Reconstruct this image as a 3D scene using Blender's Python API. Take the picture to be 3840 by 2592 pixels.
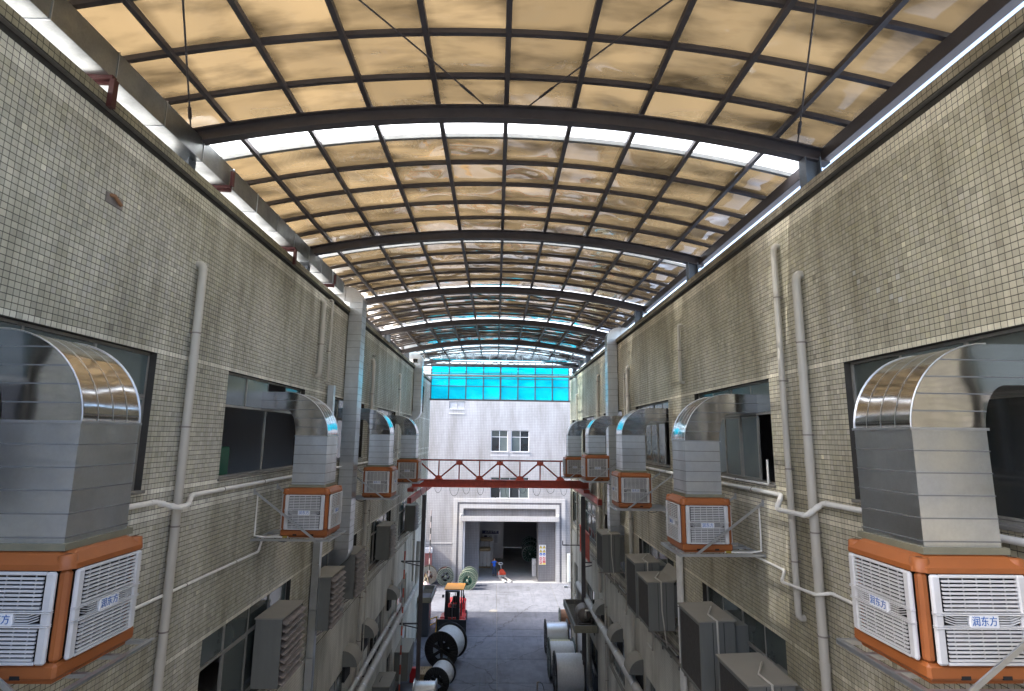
import bpy, bmesh, math, random
import numpy as np
from mathutils import Vector, Matrix
random.seed(7); rng = np.random.default_rng(7)
for o in list(bpy.data.objects): bpy.data.objects.remove(o)
scene = bpy.context.scene
C = scene.collection
K = 0.80            # everything below is laid out in survey units; the last lines scale it to metres
PI = math.pi

# ---------------------------------------------------------------- camera
cam_d = bpy.data.cameras.new('camera'); cam = bpy.data.objects.new('camera', cam_d); C.objects.link(cam)
cam_d.sensor_width = 36; cam_d.lens = 2054/3840*36; cam_d.clip_start = .05; cam_d.clip_end = 2000
_r = Vector((0.99950592, -0.02880265, 0.01258249)); _d = Vector((0.01714703, 0.16417509, -0.98628217)); _f = Vector((0.02634181, 0.98601062, 0.16458785))
cam.matrix_world = Matrix(((_r.x, -_d.x, -_f.x, 0), (_r.y, -_d.y, -_f.y, 0), (_r.z, -_d.z, -_f.z, 0), (0, 0, 0, 1)))
scene.camera = cam

# ---------------------------------------------------------------- light
SUN = Vector((1.25, 0.14, -1.0)).normalized()          # direction the light travels
elev = math.asin(-SUN.z); azim = math.atan2(-SUN.x, -SUN.y)   # where the sun stands
w = bpy.data.worlds.new('World'); scene.world = w; w.use_nodes = True
nt = w.node_tree; bg = nt.nodes['Background']
sky = nt.nodes.new('ShaderNodeTexSky'); sky.sky_type = 'NISHITA'; sky.sun_disc = False
sky.sun_elevation = elev; sky.sun_rotation = azim; sky.dust_density = 4.0; sky.air_density = 1.0; sky.ozone_density = 1.0
nt.links.new(sky.outputs[0], bg.inputs[0]); bg.inputs[1].default_value = 0.15
sl = bpy.data.lights.new('sun', 'SUN'); so = bpy.data.objects.new('sun', sl); C.objects.link(so)
sl.energy = 2.2; sl.angle = math.radians(0.5); sl.color = (1, 0.95, 0.88)
so.rotation_euler = SUN.to_track_quat('-Z', 'Y').to_euler(); so.location = (-60, -10, 60)
vs = scene.view_settings; vs.view_transform = 'Standard'; vs.look = 'None'; vs.exposure = 2.75; vs.gamma = 1; vs.use_curve_mapping = False
scene.render.engine = 'CYCLES'
scene.cycles.use_denoising = True
scene.cycles.max_bounces = 10; scene.cycles.diffuse_bounces = 5; scene.cycles.glossy_bounces = 4
scene.cycles.transmission_bounces = 8; scene.cycles.transparent_max_bounces = 12
scene.cycles.sample_clamp_indirect = 6

# ---------------------------------------------------------------- materials
MATS = {}
def mat(name, col=(.5, .5, .5), rough=.5, metal=0., noise=0., nscale=3., dark=None, bump=0., bscale=40., spec=.5, streak=False, detail=6, rnoise=0., coat=0.):
    """procedural principled material: base colour, optional noise wear towards 'dark', fine bump"""
    if name in MATS: return MATS[name]
    m = bpy.data.materials.new(name); m.use_nodes = True; n = m.node_tree; N = n.nodes; Lk = n.links.new
    b = N['Principled BSDF']; b.inputs['Roughness'].default_value = rough; b.inputs['Metallic'].default_value = metal
    b.inputs['Specular IOR Level'].default_value = spec; b.inputs['Coat Weight'].default_value = coat
    b.inputs['Base Color'].default_value = (*col, 1)
    geo = N.new('ShaderNodeNewGeometry')
    if noise > 0:
        mp = N.new('ShaderNodeMapping'); Lk(geo.outputs['Position'], mp.inputs[0])
        if streak: mp.inputs['Scale'].default_value = (1, 1, .12)
        t = N.new('ShaderNodeTexNoise'); t.inputs['Scale'].default_value = nscale; t.inputs['Detail'].default_value = detail; t.inputs['Roughness'].default_value = .65
        Lk(mp.outputs[0], t.inputs[0])
        r = N.new('ShaderNodeValToRGB'); r.color_ramp.elements[0].position = .35; r.color_ramp.elements[1].position = .72
        Lk(t.outputs[0], r.inputs[0])
        x = N.new('ShaderNodeMix'); x.data_type = 'RGBA'; x.inputs[6].default_value = (*col, 1)
        d = dark or tuple(c*.45 for c in col); x.inputs[7].default_value = (*d, 1)
        mm = N.new('ShaderNodeMath'); mm.operation = 'MULTIPLY'; mm.inputs[1].default_value = noise; Lk(r.outputs[0], mm.inputs[0])
        Lk(mm.outputs[0], x.inputs[0]); Lk(x.outputs[2], b.inputs['Base Color'])
        if rnoise:
            ra = N.new('ShaderNodeMapRange'); ra.inputs[3].default_value = rough; ra.inputs[4].default_value = min(1, rough+rnoise)
            Lk(t.outputs[0], ra.inputs[0]); Lk(ra.outputs[0], b.inputs['Roughness'])
    if bump > 0:
        t2 = N.new('ShaderNodeTexNoise'); t2.inputs['Scale'].default_value = bscale; t2.inputs['Detail'].default_value = 4
        Lk(geo.outputs['Position'], t2.inputs[0])
        bp = N.new('ShaderNodeBump'); bp.inputs['Strength'].default_value = bump; bp.inputs['Distance'].default_value = .02
        Lk(t2.outputs[0], bp.inputs['Height']); Lk(bp.outputs[0], b.inputs['Normal'])
    MATS[name] = m; return m

def tile_mat(name, rough=.32):
    """glazed wall tile; each tile's own tone comes from the face attribute 'tone', grime from noise"""
    m = bpy.data.materials.new(name); m.use_nodes = True; n = m.node_tree; N = n.nodes; Lk = n.links.new
    b = N['Principled BSDF']
    a = N.new('ShaderNodeAttribute'); a.attribute_name = 'tone'
    geo = N.new('ShaderNodeNewGeometry')
    mp = N.new('ShaderNodeMapping'); mp.inputs['Scale'].default_value = (1, 1, .16); Lk(geo.outputs['Position'], mp.inputs[0])
    t = N.new('ShaderNodeTexNoise'); t.inputs['Scale'].default_value = 1.1; t.inputs['Detail'].default_value = 8; t.inputs['Roughness'].default_value = .68; Lk(mp.outputs[0], t.inputs[0])
    r = N.new('ShaderNodeValToRGB'); r.color_ramp.elements[0].position = .33; r.color_ramp.elements[0].color = (.52, .50, .45, 1); r.color_ramp.elements[1].position = .60; r.color_ramp.elements[1].color = (1, 1, 1, 1); Lk(t.outputs[0], r.inputs[0])
    t3 = N.new('ShaderNodeTexNoise'); t3.inputs['Scale'].default_value = .35; t3.inputs['Detail'].default_value = 5; Lk(geo.outputs['Position'], t3.inputs[0])
    r3 = N.new('ShaderNodeValToRGB'); r3.color_ramp.elements[0].position = .35; r3.color_ramp.elements[0].color = (.68, .67, .60, 1); r3.color_ramp.elements[1].position = .62; r3.color_ramp.elements[1].color = (1, 1, 1, 1); Lk(t3.outputs[0], r3.inputs[0])
    x = N.new('ShaderNodeMix'); x.data_type = 'RGBA'; x.blend_type = 'MULTIPLY'; x.inputs[0].default_value = 1; Lk(a.outputs[0], x.inputs[6]); Lk(r.outputs[0], x.inputs[7])
    x2 = N.new('ShaderNodeMix'); x2.data_type = 'RGBA'; x2.blend_type = 'MULTIPLY'; x2.inputs[0].default_value = 1; Lk(x.outputs[2], x2.inputs[6]); Lk(r3.outputs[0], x2.inputs[7])
    Lk(x2.outputs[2], b.inputs['Base Color'])
    ra = N.new('ShaderNodeMapRange'); ra.inputs[3].default_value = .7; ra.inputs[4].default_value = rough; Lk(t.outputs[0], ra.inputs[0]); Lk(ra.outputs[0], b.inputs['Roughness'])
    b.inputs['Specular IOR Level'].default_value = .35
    MATS[name] = m; return m

def galv_mat(name, col, rough, cell=22, contrast=.5, metal=1.):
    """galvanised sheet: soft cloudy zinc tone with a faint fine spangle, slight waviness"""
    m = bpy.data.materials.new(name); m.use_nodes = True; n = m.node_tree; N = n.nodes; Lk = n.links.new
    b = N['Principled BSDF']; b.inputs['Metallic'].default_value = metal
    geo = N.new('ShaderNodeNewGeometry')
    t = N.new('ShaderNodeTexNoise'); t.inputs['Scale'].default_value = 1.8; t.inputs['Detail'].default_value = 6; t.inputs['Roughness'].default_value = .6; Lk(geo.outputs['Position'], t.inputs[0])
    tf = N.new('ShaderNodeTexNoise'); tf.inputs['Scale'].default_value = cell; tf.inputs['Detail'].default_value = 2; Lk(geo.outputs['Position'], tf.inputs[0])
    ad = N.new('ShaderNodeMath'); ad.operation = 'MULTIPLY_ADD'; ad.inputs[1].default_value = .25; Lk(tf.outputs[0], ad.inputs[0]); Lk(t.outputs[0], ad.inputs[2])
    mr = N.new('ShaderNodeMapRange'); mr.inputs[1].default_value = .4; mr.inputs[2].default_value = .85; Lk(ad.outputs[0], mr.inputs[0])
    x = N.new('ShaderNodeMix'); x.data_type = 'RGBA'; x.inputs[6].default_value = (*[min(.95, c*(1+contrast*.4)) for c in col], 1); x.inputs[7].default_value = (*[c*(1-contrast) for c in col], 1)
    Lk(mr.outputs[0], x.inputs[0]); Lk(x.outputs[2], b.inputs['Base Color'])
    ra = N.new('ShaderNodeMapRange'); ra.inputs[1].default_value = .35; ra.inputs[2].default_value = .7; ra.inputs[3].default_value = rough*.8; ra.inputs[4].default_value = rough*1.35; Lk(t.outputs[0], ra.inputs[0]); Lk(ra.outputs[0], b.inputs['Roughness'])
    t2 = N.new('ShaderNodeTexNoise'); t2.inputs['Scale'].default_value = 2.2; t2.inputs['Detail'].default_value = .5; Lk(geo.outputs['Position'], t2.inputs[0])
    bp = N.new('ShaderNodeBump'); bp.inputs['Strength'].default_value = .3; bp.inputs['Distance'].default_value = .04; Lk(t2.outputs[0], bp.inputs['Height']); Lk(bp.outputs[0], b.inputs['Normal'])
    MATS[name] = m; return m

def yard_mat(name, col):
    """worn yard concrete: cloudy stains, hairline cracks, dark tyre smears and pale scuffs"""
    m = bpy.data.materials.new(name); m.use_nodes = True; n = m.node_tree; N = n.nodes; Lk = n.links.new
    b = N['Principled BSDF']; b.inputs['Roughness'].default_value = .82; geo = N.new('ShaderNodeNewGeometry')
    def noise(sc, det=5, rot=0., st=(1, 1, 1), dist=0.):
        mp = N.new('ShaderNodeMapping'); mp.inputs['Scale'].default_value = st; mp.inputs['Rotation'].default_value = (0, 0, rot); Lk(geo.outputs['Position'], mp.inputs[0])
        t = N.new('ShaderNodeTexNoise'); t.inputs['Scale'].default_value = sc; t.inputs['Detail'].default_value = det; t.inputs['Roughness'].default_value = .65; t.inputs['Distortion'].default_value = dist; Lk(mp.outputs[0], t.inputs[0]); return t
    def ramp(src, p0, p1, c0, c1):
        r = N.new('ShaderNodeValToRGB'); r.color_ramp.elements[0].position = p0; r.color_ramp.elements[1].position = p1; r.color_ramp.elements[0].color = (c0, c0, c0*1.01, 1); r.color_ramp.elements[1].color = (c1, c1, c1, 1); Lk(src, r.inputs[0]); return r
    cur = None
    layers = [ramp(noise(.35, 7).outputs[0], .3, .65, .62, 1.12), ramp(noise(2.5, 6).outputs[0], .3, .6, .80, 1.06), ramp(noise(1.1, 3, .35, (2.2, .2, 1), 1.6).outputs[0], .54, .68, 1.0, .80), ramp(noise(1.6, 2, -.2, (4, .12, 1), .5).outputs[0], .68, .74, 1.0, 1.22)]
    vo = N.new('ShaderNodeTexVoronoi'); vo.feature = 'DISTANCE_TO_EDGE'; vo.inputs['Scale'].default_value = .16
    nz = noise(1.3, 4); av = N.new('ShaderNodeMix'); av.data_type = 'VECTOR'; av.inputs[0].default_value = .35; Lk(geo.outputs['Position'], av.inputs[4]); Lk(nz.outputs[1], av.inputs[5]); Lk(av.outputs[1], vo.inputs['Vector'])
    layers.append(ramp(vo.outputs['Distance'], .0, .004, .45, 1.0))
    base = N.new('ShaderNodeRGB'); base.outputs[0].default_value = (*col, 1); cur = base.outputs[0]
    for l in layers:
        x = N.new('ShaderNodeMix'); x.data_type = 'RGBA'; x.blend_type = 'MULTIPLY'; x.inputs[0].default_value = 1; Lk(cur, x.inputs[6]); Lk(l.outputs[0], x.inputs[7]); cur = x.outputs[2]
    Lk(cur, b.inputs['Base Color'])
    bp = N.new('ShaderNodeBump'); bp.inputs['Strength'].default_value = .25; bp.inputs['Distance'].default_value = .02; Lk(noise(18, 4).outputs[0], bp.inputs['Height']); Lk(bp.outputs[0], b.inputs['Normal'])
    MATS[name] = m; return m

def sheet_mat(name, trans, gloss=.12, clear=0., clearcol=(1, 1, 1), wav=.5, dirt=.6):
    """thin weathered plastic sheet: translucent, a little see-through, with glossy wrinkles"""
    m = bpy.data.materials.new(name); m.use_nodes = True; n = m.node_tree; N = n.nodes; Lk = n.links.new
    N.remove(N['Principled BSDF']); out = N['Material Output']
    geo = N.new('ShaderNodeNewGeometry')
    t = N.new('ShaderNodeTexNoise'); t.inputs['Scale'].default_value = 1.0; t.inputs['Detail'].default_value = 5; t.inputs['Roughness'].default_value = .55; t.inputs['Distortion'].default_value = .15
    mpp = N.new('ShaderNodeMapping'); mpp.inputs['Scale'].default_value = (.45, 1.5, 1); mpp.inputs['Rotation'].default_value = (0, 0, .25); oj = N.new('ShaderNodeObjectInfo'); oo = N.new('ShaderNodeVectorMath'); oo.operation = 'MULTIPLY_ADD'; oo.inputs[0].default_value = (40, 25, 0); Lk(oj.outputs['Random'], oo.inputs[1]); Lk(geo.outputs['Position'], oo.inputs[2]); Lk(oo.outputs[0], mpp.inputs[0]); Lk(mpp.outputs[0], t.inputs[0])
    r = N.new('ShaderNodeValToRGB'); r.color_ramp.elements[0].position = .33; r.color_ramp.elements[0].color = (*[c*(1-dirt*.75) for c in trans], 1); r.color_ramp.elements[1].position = .56; r.color_ramp.elements[1].color = (*[min(.95, c*1.15) for c in trans], 1); Lk(t.outputs[0], r.inputs[0])
    oi = N.new('ShaderNodeObjectInfo'); om = N.new('ShaderNodeMapRange'); om.inputs[3].default_value = .74; om.inputs[4].default_value = 1.14; Lk(oi.outputs['Random'], om.inputs[0])
    xm = N.new('ShaderNodeMix'); xm.data_type = 'RGBA'; xm.blend_type = 'MULTIPLY'; xm.inputs[0].default_value = 1; Lk(r.outputs[0], xm.inputs[6]); Lk(om.outputs[0], xm.inputs[7])
    # dirt gathered along the laps of each sheet
    tcx = N.new('ShaderNodeTexCoord'); sp = N.new('ShaderNodeSeparateXYZ'); Lk(tcx.outputs['Generated'], sp.inputs[0]); ed = []
    for ax in ('X', 'Y'):
        q1 = N.new('ShaderNodeMath'); q1.operation = 'SUBTRACT'; q1.inputs[1].default_value = .5; Lk(sp.outputs[ax], q1.inputs[0]); q2 = N.new('ShaderNodeMath'); q2.operation = 'ABSOLUTE'; Lk(q1.outputs[0], q2.inputs[0]); ed.append(q2)
    qm = N.new('ShaderNodeMath'); qm.operation = 'MAXIMUM'; Lk(ed[0].outputs[0], qm.inputs[0]); Lk(ed[1].outputs[0], qm.inputs[1])
    qn = N.new('ShaderNodeMath'); qn.operation = 'MULTIPLY_ADD'; qn.inputs[1].default_value = -.30; Lk(t.outputs[0], qn.inputs[0]); Lk(qm.outputs[0], qn.inputs[2])
    er = N.new('ShaderNodeMapRange'); er.inputs[1].default_value = .20; er.inputs[2].default_value = .38; er.inputs[3].default_value = 1.0; er.inputs[4].default_value = 1-dirt*.55; Lk(qn.outputs[0], er.inputs[0])
    xe = N.new('ShaderNodeMix'); xe.data_type = 'RGBA'; xe.blend_type = 'MULTIPLY'; xe.inputs[0].default_value = 1; Lk(xm.outputs[2], xe.inputs[6]); Lk(er.outputs[0], xe.inputs[7])
    tl = N.new('ShaderNodeBsdfTranslucent'); Lk(xe.outputs[2], tl.inputs[0])
    df = N.new('ShaderNodeBsdfDiffuse'); df.inputs[0].default_value = (*[c*.35 for c in trans], 1)
    ads = N.new('ShaderNodeAddShader'); Lk(tl.outputs[0], ads.inputs[0]); Lk(df.outputs[0], ads.inputs[1])
    cur = ads
    if clear > 0:
        tr = N.new('ShaderNodeBsdfTransparent'); tr.inputs[0].default_value = (*clearcol, 1)
        mx = N.new('ShaderNodeMixShader'); mx.inputs[0].default_value = clear; Lk(cur.outputs[0], mx.inputs[1]); Lk(tr.outputs[0], mx.inputs[2]); cur = mx
    gl = N.new('ShaderNodeBsdfGlossy'); gl.inputs['Roughness'].default_value = .06; gl.inputs[0].default_value = (1, 1, 1, 1)
    t2 = N.new('ShaderNodeTexNoise'); t2.inputs['Scale'].default_value = .85; t2.inputs['Detail'].default_value = .3; t2.inputs['Distortion'].default_value = .9; Lk(geo.outputs['Position'], t2.inputs[0])
    bp = N.new('ShaderNodeBump'); bp.inputs['Strength'].default_value = wav; bp.inputs['Distance'].default_value = .12; Lk(t2.outputs[0], bp.inputs['Height']); Lk(bp.outputs[0], gl.inputs['Normal'])
    fr = N.new('ShaderNodeLayerWeight'); fr.inputs[0].default_value = .5; Lk(bp.outputs[0], fr.inputs['Normal'])
    pw = N.new('ShaderNodeMath'); pw.operation = 'POWER'; pw.inputs[1].default_value = 3.6; Lk(fr.outputs['Facing'], pw.inputs[0])
    mu = N.new('ShaderNodeMath'); mu.operation = 'MULTIPLY_ADD'; mu.inputs[1].default_value = gloss*5; mu.inputs[2].default_value = .035; mu.use_clamp = True; Lk(pw.outputs[0], mu.inputs[0])
    mx2 = N.new('ShaderNodeMixShader'); Lk(mu.outputs[0], mx2.inputs[0]); Lk(cur.outputs[0], mx2.inputs[1]); Lk(gl.outputs[0], mx2.inputs[2])
    Lk(mx2.outputs[0], out.inputs[0]); MATS[name] = m; return m

def brickgrid_mat(name, col, line, size, rough=.5, noise=.35, dark=None, axis='X', lw=.012):
    """far or rendered wall: tile joints too small to model drawn as a fine grid, plus grime"""
    m = bpy.data.materials.new(name); m.use_nodes = True; n = m.node_tree; N = n.nodes; Lk = n.links.new
    b = N['Principled BSDF']; b.inputs['Roughness'].default_value = rough
    geo = N.new('ShaderNodeNewGeometry'); sx = N.new('ShaderNodeSeparateXYZ'); Lk(geo.outputs['Position'], sx.inputs[0])
    cb = N.new('ShaderNodeCombineXYZ'); Lk(sx.outputs[axis], cb.inputs[0]); Lk(sx.outputs['Z'], cb.inputs[1])
    br = N.new('ShaderNodeTexBrick'); br.offset = 0; br.inputs['Scale'].default_value = 1; br.inputs['Mortar Size'].default_value = lw*size/.1; br.inputs['Brick Width'].default_value = size; br.inputs['Row Height'].default_value = size
    br.inputs['Color1'].default_value = (*col, 1); br.inputs['Color2'].default_value = (*[c*.93 for c in col], 1); br.inputs['Mortar'].default_value = (*line, 1); Lk(cb.outputs[0], br.inputs[0])
    mp = N.new('ShaderNodeMapping'); mp.inputs['Scale'].default_value = (1, 1, .25); Lk(geo.outputs['Position'], mp.inputs[0])
    t = N.new('ShaderNodeTexNoise'); t.inputs['Scale'].default_value = .9; t.inputs['Detail'].default_value = 8; t.inputs['Roughness'].default_value = .66; Lk(mp.outputs[0], t.inputs[0])
    r = N.new('ShaderNodeValToRGB'); r.color_ramp.elements[0].position = .33; d = 1-noise; r.color_ramp.elements[0].color = (d, d*.98, d*.93, 1); r.color_ramp.elements[1].position = .6; Lk(t.outputs[0], r.inputs[0])
    x = N.new('ShaderNodeMix'); x.data_type = 'RGBA'; x.blend_type = 'MULTIPLY'; x.inputs[0].default_value = 1; Lk(br.outputs[0], x.inputs[6]); Lk(r.outputs[0], x.inputs[7])
    Lk(x.outputs[2], b.inputs['Base Color'])
    MATS[name] = m; return m

def glass_mat(name, col, rough=.08, alpha_clear=.0, spec=.6):
    m = mat(name, col, rough, 0, noise=.5, nscale=1.5, dark=tuple(c*.6 for c in col), spec=spec)
    return m

def flat(name, col, rough=.5): return mat(name, col, rough)

M_tile = tile_mat('glazed_tile')
M_grout = mat('grout', (.055, .050, .043), .9, noise=.5, nscale=6)
M_grout_lt = mat('grout_light', (.20, .19, .17), .9, noise=.5, nscale=6)
M_lower = brickgrid_mat('rendered_wall', (.68, .66, .585), (.46, .45, .40), .095*K, .75, .5, axis='Y')
M_fac = brickgrid_mat('facade_tile', (.42, .42, .44), (.30, .30, .315), .095*K*2, .45, .30, axis='X', lw=.014)
M_fac_band = brickgrid_mat('facade_band', (.54, .54, .56), (.42, .42, .43), .095*K*2, .4, .10, axis='X')
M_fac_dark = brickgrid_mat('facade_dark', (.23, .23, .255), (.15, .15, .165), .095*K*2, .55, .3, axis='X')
M_concrete = yard_mat('concrete', (.125, .132, .152))
M_conc_dk = mat('concrete_dark', (.20, .195, .18), .9, noise=.6, nscale=4, dark=(.09, .085, .08), bump=.4, bscale=30)
M_galv = galv_mat('galvanised', (.68, .70, .72), .37, 26, .22)
M_galv_sh = galv_mat('galvanised_shiny', (.70, .71, .73), .11, 45, .25)
M_galv_du = galv_mat('galvanised_dull', (.64, .67, .70), .36, 40, .2)
M_galv_dk = galv_mat('galvanised_old', (.33, .35, .35), .40, 40, .3)
M_galv_s = mat('plain_zinc', (.50, .52, .54), .38, .85, noise=.35, nscale=9, dark=(.36, .37, .38))
M_seam = mat('seam_zinc', (.20, .21, .22), .5, .5)
M_orange = mat('orange_plastic', (.33, .098, .022), .5, noise=.6, nscale=1.6, dark=(.22, .066, .019), bump=.05, bscale=120)
M_wplast = mat('white_plastic', (.60, .60, .61), .42, noise=.5, nscale=3, dark=(.42, .41, .375))
M_dark = mat('dark_void', (.012, .012, .013), .9)
M_pvc = mat('pvc_grey', (.50, .475, .42), .45, noise=.45, nscale=3, dark=(.30, .28, .24), streak=True)
M_pvcw = mat('pvc_white', (.80, .79, .75), .35, noise=.35, nscale=5, dark=(.5, .48, .42))
M_steel = mat('dark_steel', (.085, .076, .080), .5, noise=.5, nscale=5, dark=(.05, .044, .046))
M_steelblue = mat('grey_steel', (.13, .155, .185), .45, noise=.4, nscale=4)
M_red = mat('red_oxide', (.60, .095, .05), .5, noise=.5, nscale=5, dark=(.22, .034, .024))
M_bracket = mat('dark_red_paint', (.075, .016, .016), .5, noise=.4, nscale=6)
M_maroon = mat('maroon_paint', (.32, .05, .034), .5, noise=.4, nscale=6)
M_sheet = sheet_mat('amber_sheet', (.080, .057, .029), .38, wav=.7, dirt=.98)
M_clear = sheet_mat('clear_sheet', (.80, .84, .86), .10, clear=.10, clearcol=(.95, .97, 1.0), wav=.2, dirt=.25)
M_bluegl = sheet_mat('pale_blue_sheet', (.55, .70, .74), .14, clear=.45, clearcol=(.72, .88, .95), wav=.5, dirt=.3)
M_cyan = sheet_mat('cyan_sheet', (.008, .80, .90), .05, clear=.52, clearcol=(.010, .84, .98), wav=.05, dirt=.45)
M_alu = mat('window_aluminium', (.34, .33, .30), .5, .3, noise=.5, nscale=5)
M_aluw = mat('white_frame', (.70, .71, .74), .4)
M_glass = glass_mat('frosted_glass', (.115, .145, .145), .13, spec=1.)
M_glassd = glass_mat('dark_glass', (.022, .027, .032), .05, spec=1.)
M_glassg = glass_mat('green_glass', (.07, .085, .08), .10, spec=1.)
M_room = mat('room_plaster', (.42, .42, .43), .9)
M_rust = mat('dusty_louvre', (.27, .235, .215), .75, noise=.6, nscale=5, dark=(.07, .058, .055))
M_boxgrey = mat('dusty_box', (.16, .165, .15), .7, noise=.55, nscale=4, dark=(.12, .12, .11), streak=True)
M_dust = mat('dust_top', (.26, .245, .21), .9, noise=.5, nscale=3, dark=(.22, .205, .18))
M_pad = mat('cooling_pad', (.055, .05, .045), .9, noise=.6, nscale=14, bump=1, bscale=60)
M_bigpipe = mat('lagged_pipe', (.42, .42, .40), .55, noise=.5, nscale=3, dark=(.25, .24, .22), bump=.3, bscale=14)
M_black = mat('black_rubber', (.016, .016, .017), .6)
M_blackp = mat('black_paint', (.022, .024, .026), .35, noise=.3, nscale=6, dark=(.05, .05, .05))
M_reelblk = mat('black_reel_paint', (.012, .013, .013), .5, noise=.4, nscale=4, dark=(.035, .035, .033))
M_reelgrn = mat('green_reel_paint', (.020, .085, .060), .5, noise=.5, nscale=5, dark=(.012, .045, .035))
M_reelgry = mat('grey_reel_paint', (.085, .105, .095), .5, noise=.5, nscale=5)
M_reeledge = mat('pale_reel_rim', (.36, .40, .32), .5, noise=.5, nscale=8)
M_cablew = mat('pale_cable', (.60, .62, .64), .45, noise=.35, nscale=10, bump=.3, bscale=50)
M_wire = mat('bare_wire', (.62, .64, .66), .34, .75, noise=.4, nscale=14, dark=(.42, .43, .45))
M_redcable = mat('red_cable', (.62, .03, .04), .45)
M_wood = mat('pallet_wood', (.42, .32, .20), .8, noise=.6, nscale=9, dark=(.26, .18, .11), streak=True)
M_woodreel = mat('brown_reel_wood', (.30, .15, .075), .7, noise=.6, nscale=7, dark=(.17, .08, .04))
M_fred = mat('forklift_red', (.62, .022, .022), .3, coat=.4)
M_forange = mat('forklift_orange', (.90, .36, .05), .4)
M_yellow = mat('yellow_paint', (.72, .42, .025), .5, noise=.3, nscale=6)
M_blue = mat('blue_cloth', (.025, .16, .80), .8, noise=.25, nscale=12, dark=(.02, .11, .6))
M_jeans = mat('dark_jeans', (.05, .075, .14), .9)
M_skin = mat('skin', (.42, .24, .16), .55)
M_hair = mat('dark_hair', (.012, .010, .009), .6)
M_bag = mat('white_sack', (.80, .81, .84), .7, noise=.4, nscale=10, dark=(.6, .61, .64), bump=.5, bscale=25)
M_wrap = mat('brown_wrap', (.55, .44, .28), .5, noise=.5, nscale=6)
M_white = mat('white_board', (.74, .74, .76), .5)
M_navy = mat('navy_print', (.018, .022, .11), .5)
M_badge = mat('badge_face', (.74, .75, .77), .35)
M_bblue = mat('badge_blue', (.012, .12, .40), .4)
M_syel = mat('sign_yellow', (.82, .62, .02), .5)
M_sblue = mat('sign_blue', (.02, .13, .55), .5)
M_sred = mat('sign_red', (.65, .03, .03), .5)
M_jackred = mat('jack_red', (.70, .07, .025), .4)
M_pink = mat('pink_shutter', (.50, .20, .19), .6)
M_green = mat('machine_green', (.022, .12, .065), .5)
M_soil = mat('dry_litter', (.10, .085, .06), .95, noise=.7, nscale=14, dark=(.035, .03, .022), bump=1, bscale=40)
M_tank = mat('rusty_tank', (.16, .145, .13), .6, noise=.7, nscale=4, dark=(.09, .07, .055))
M_wallwht = brickgrid_mat('pale_end_wall', (.60, .60, .61), (.42, .42, .43), .095*K, .6, .25, axis='Y')
M_brass = mat('brass_valve', (.5, .36, .06), .4, .6)

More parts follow.
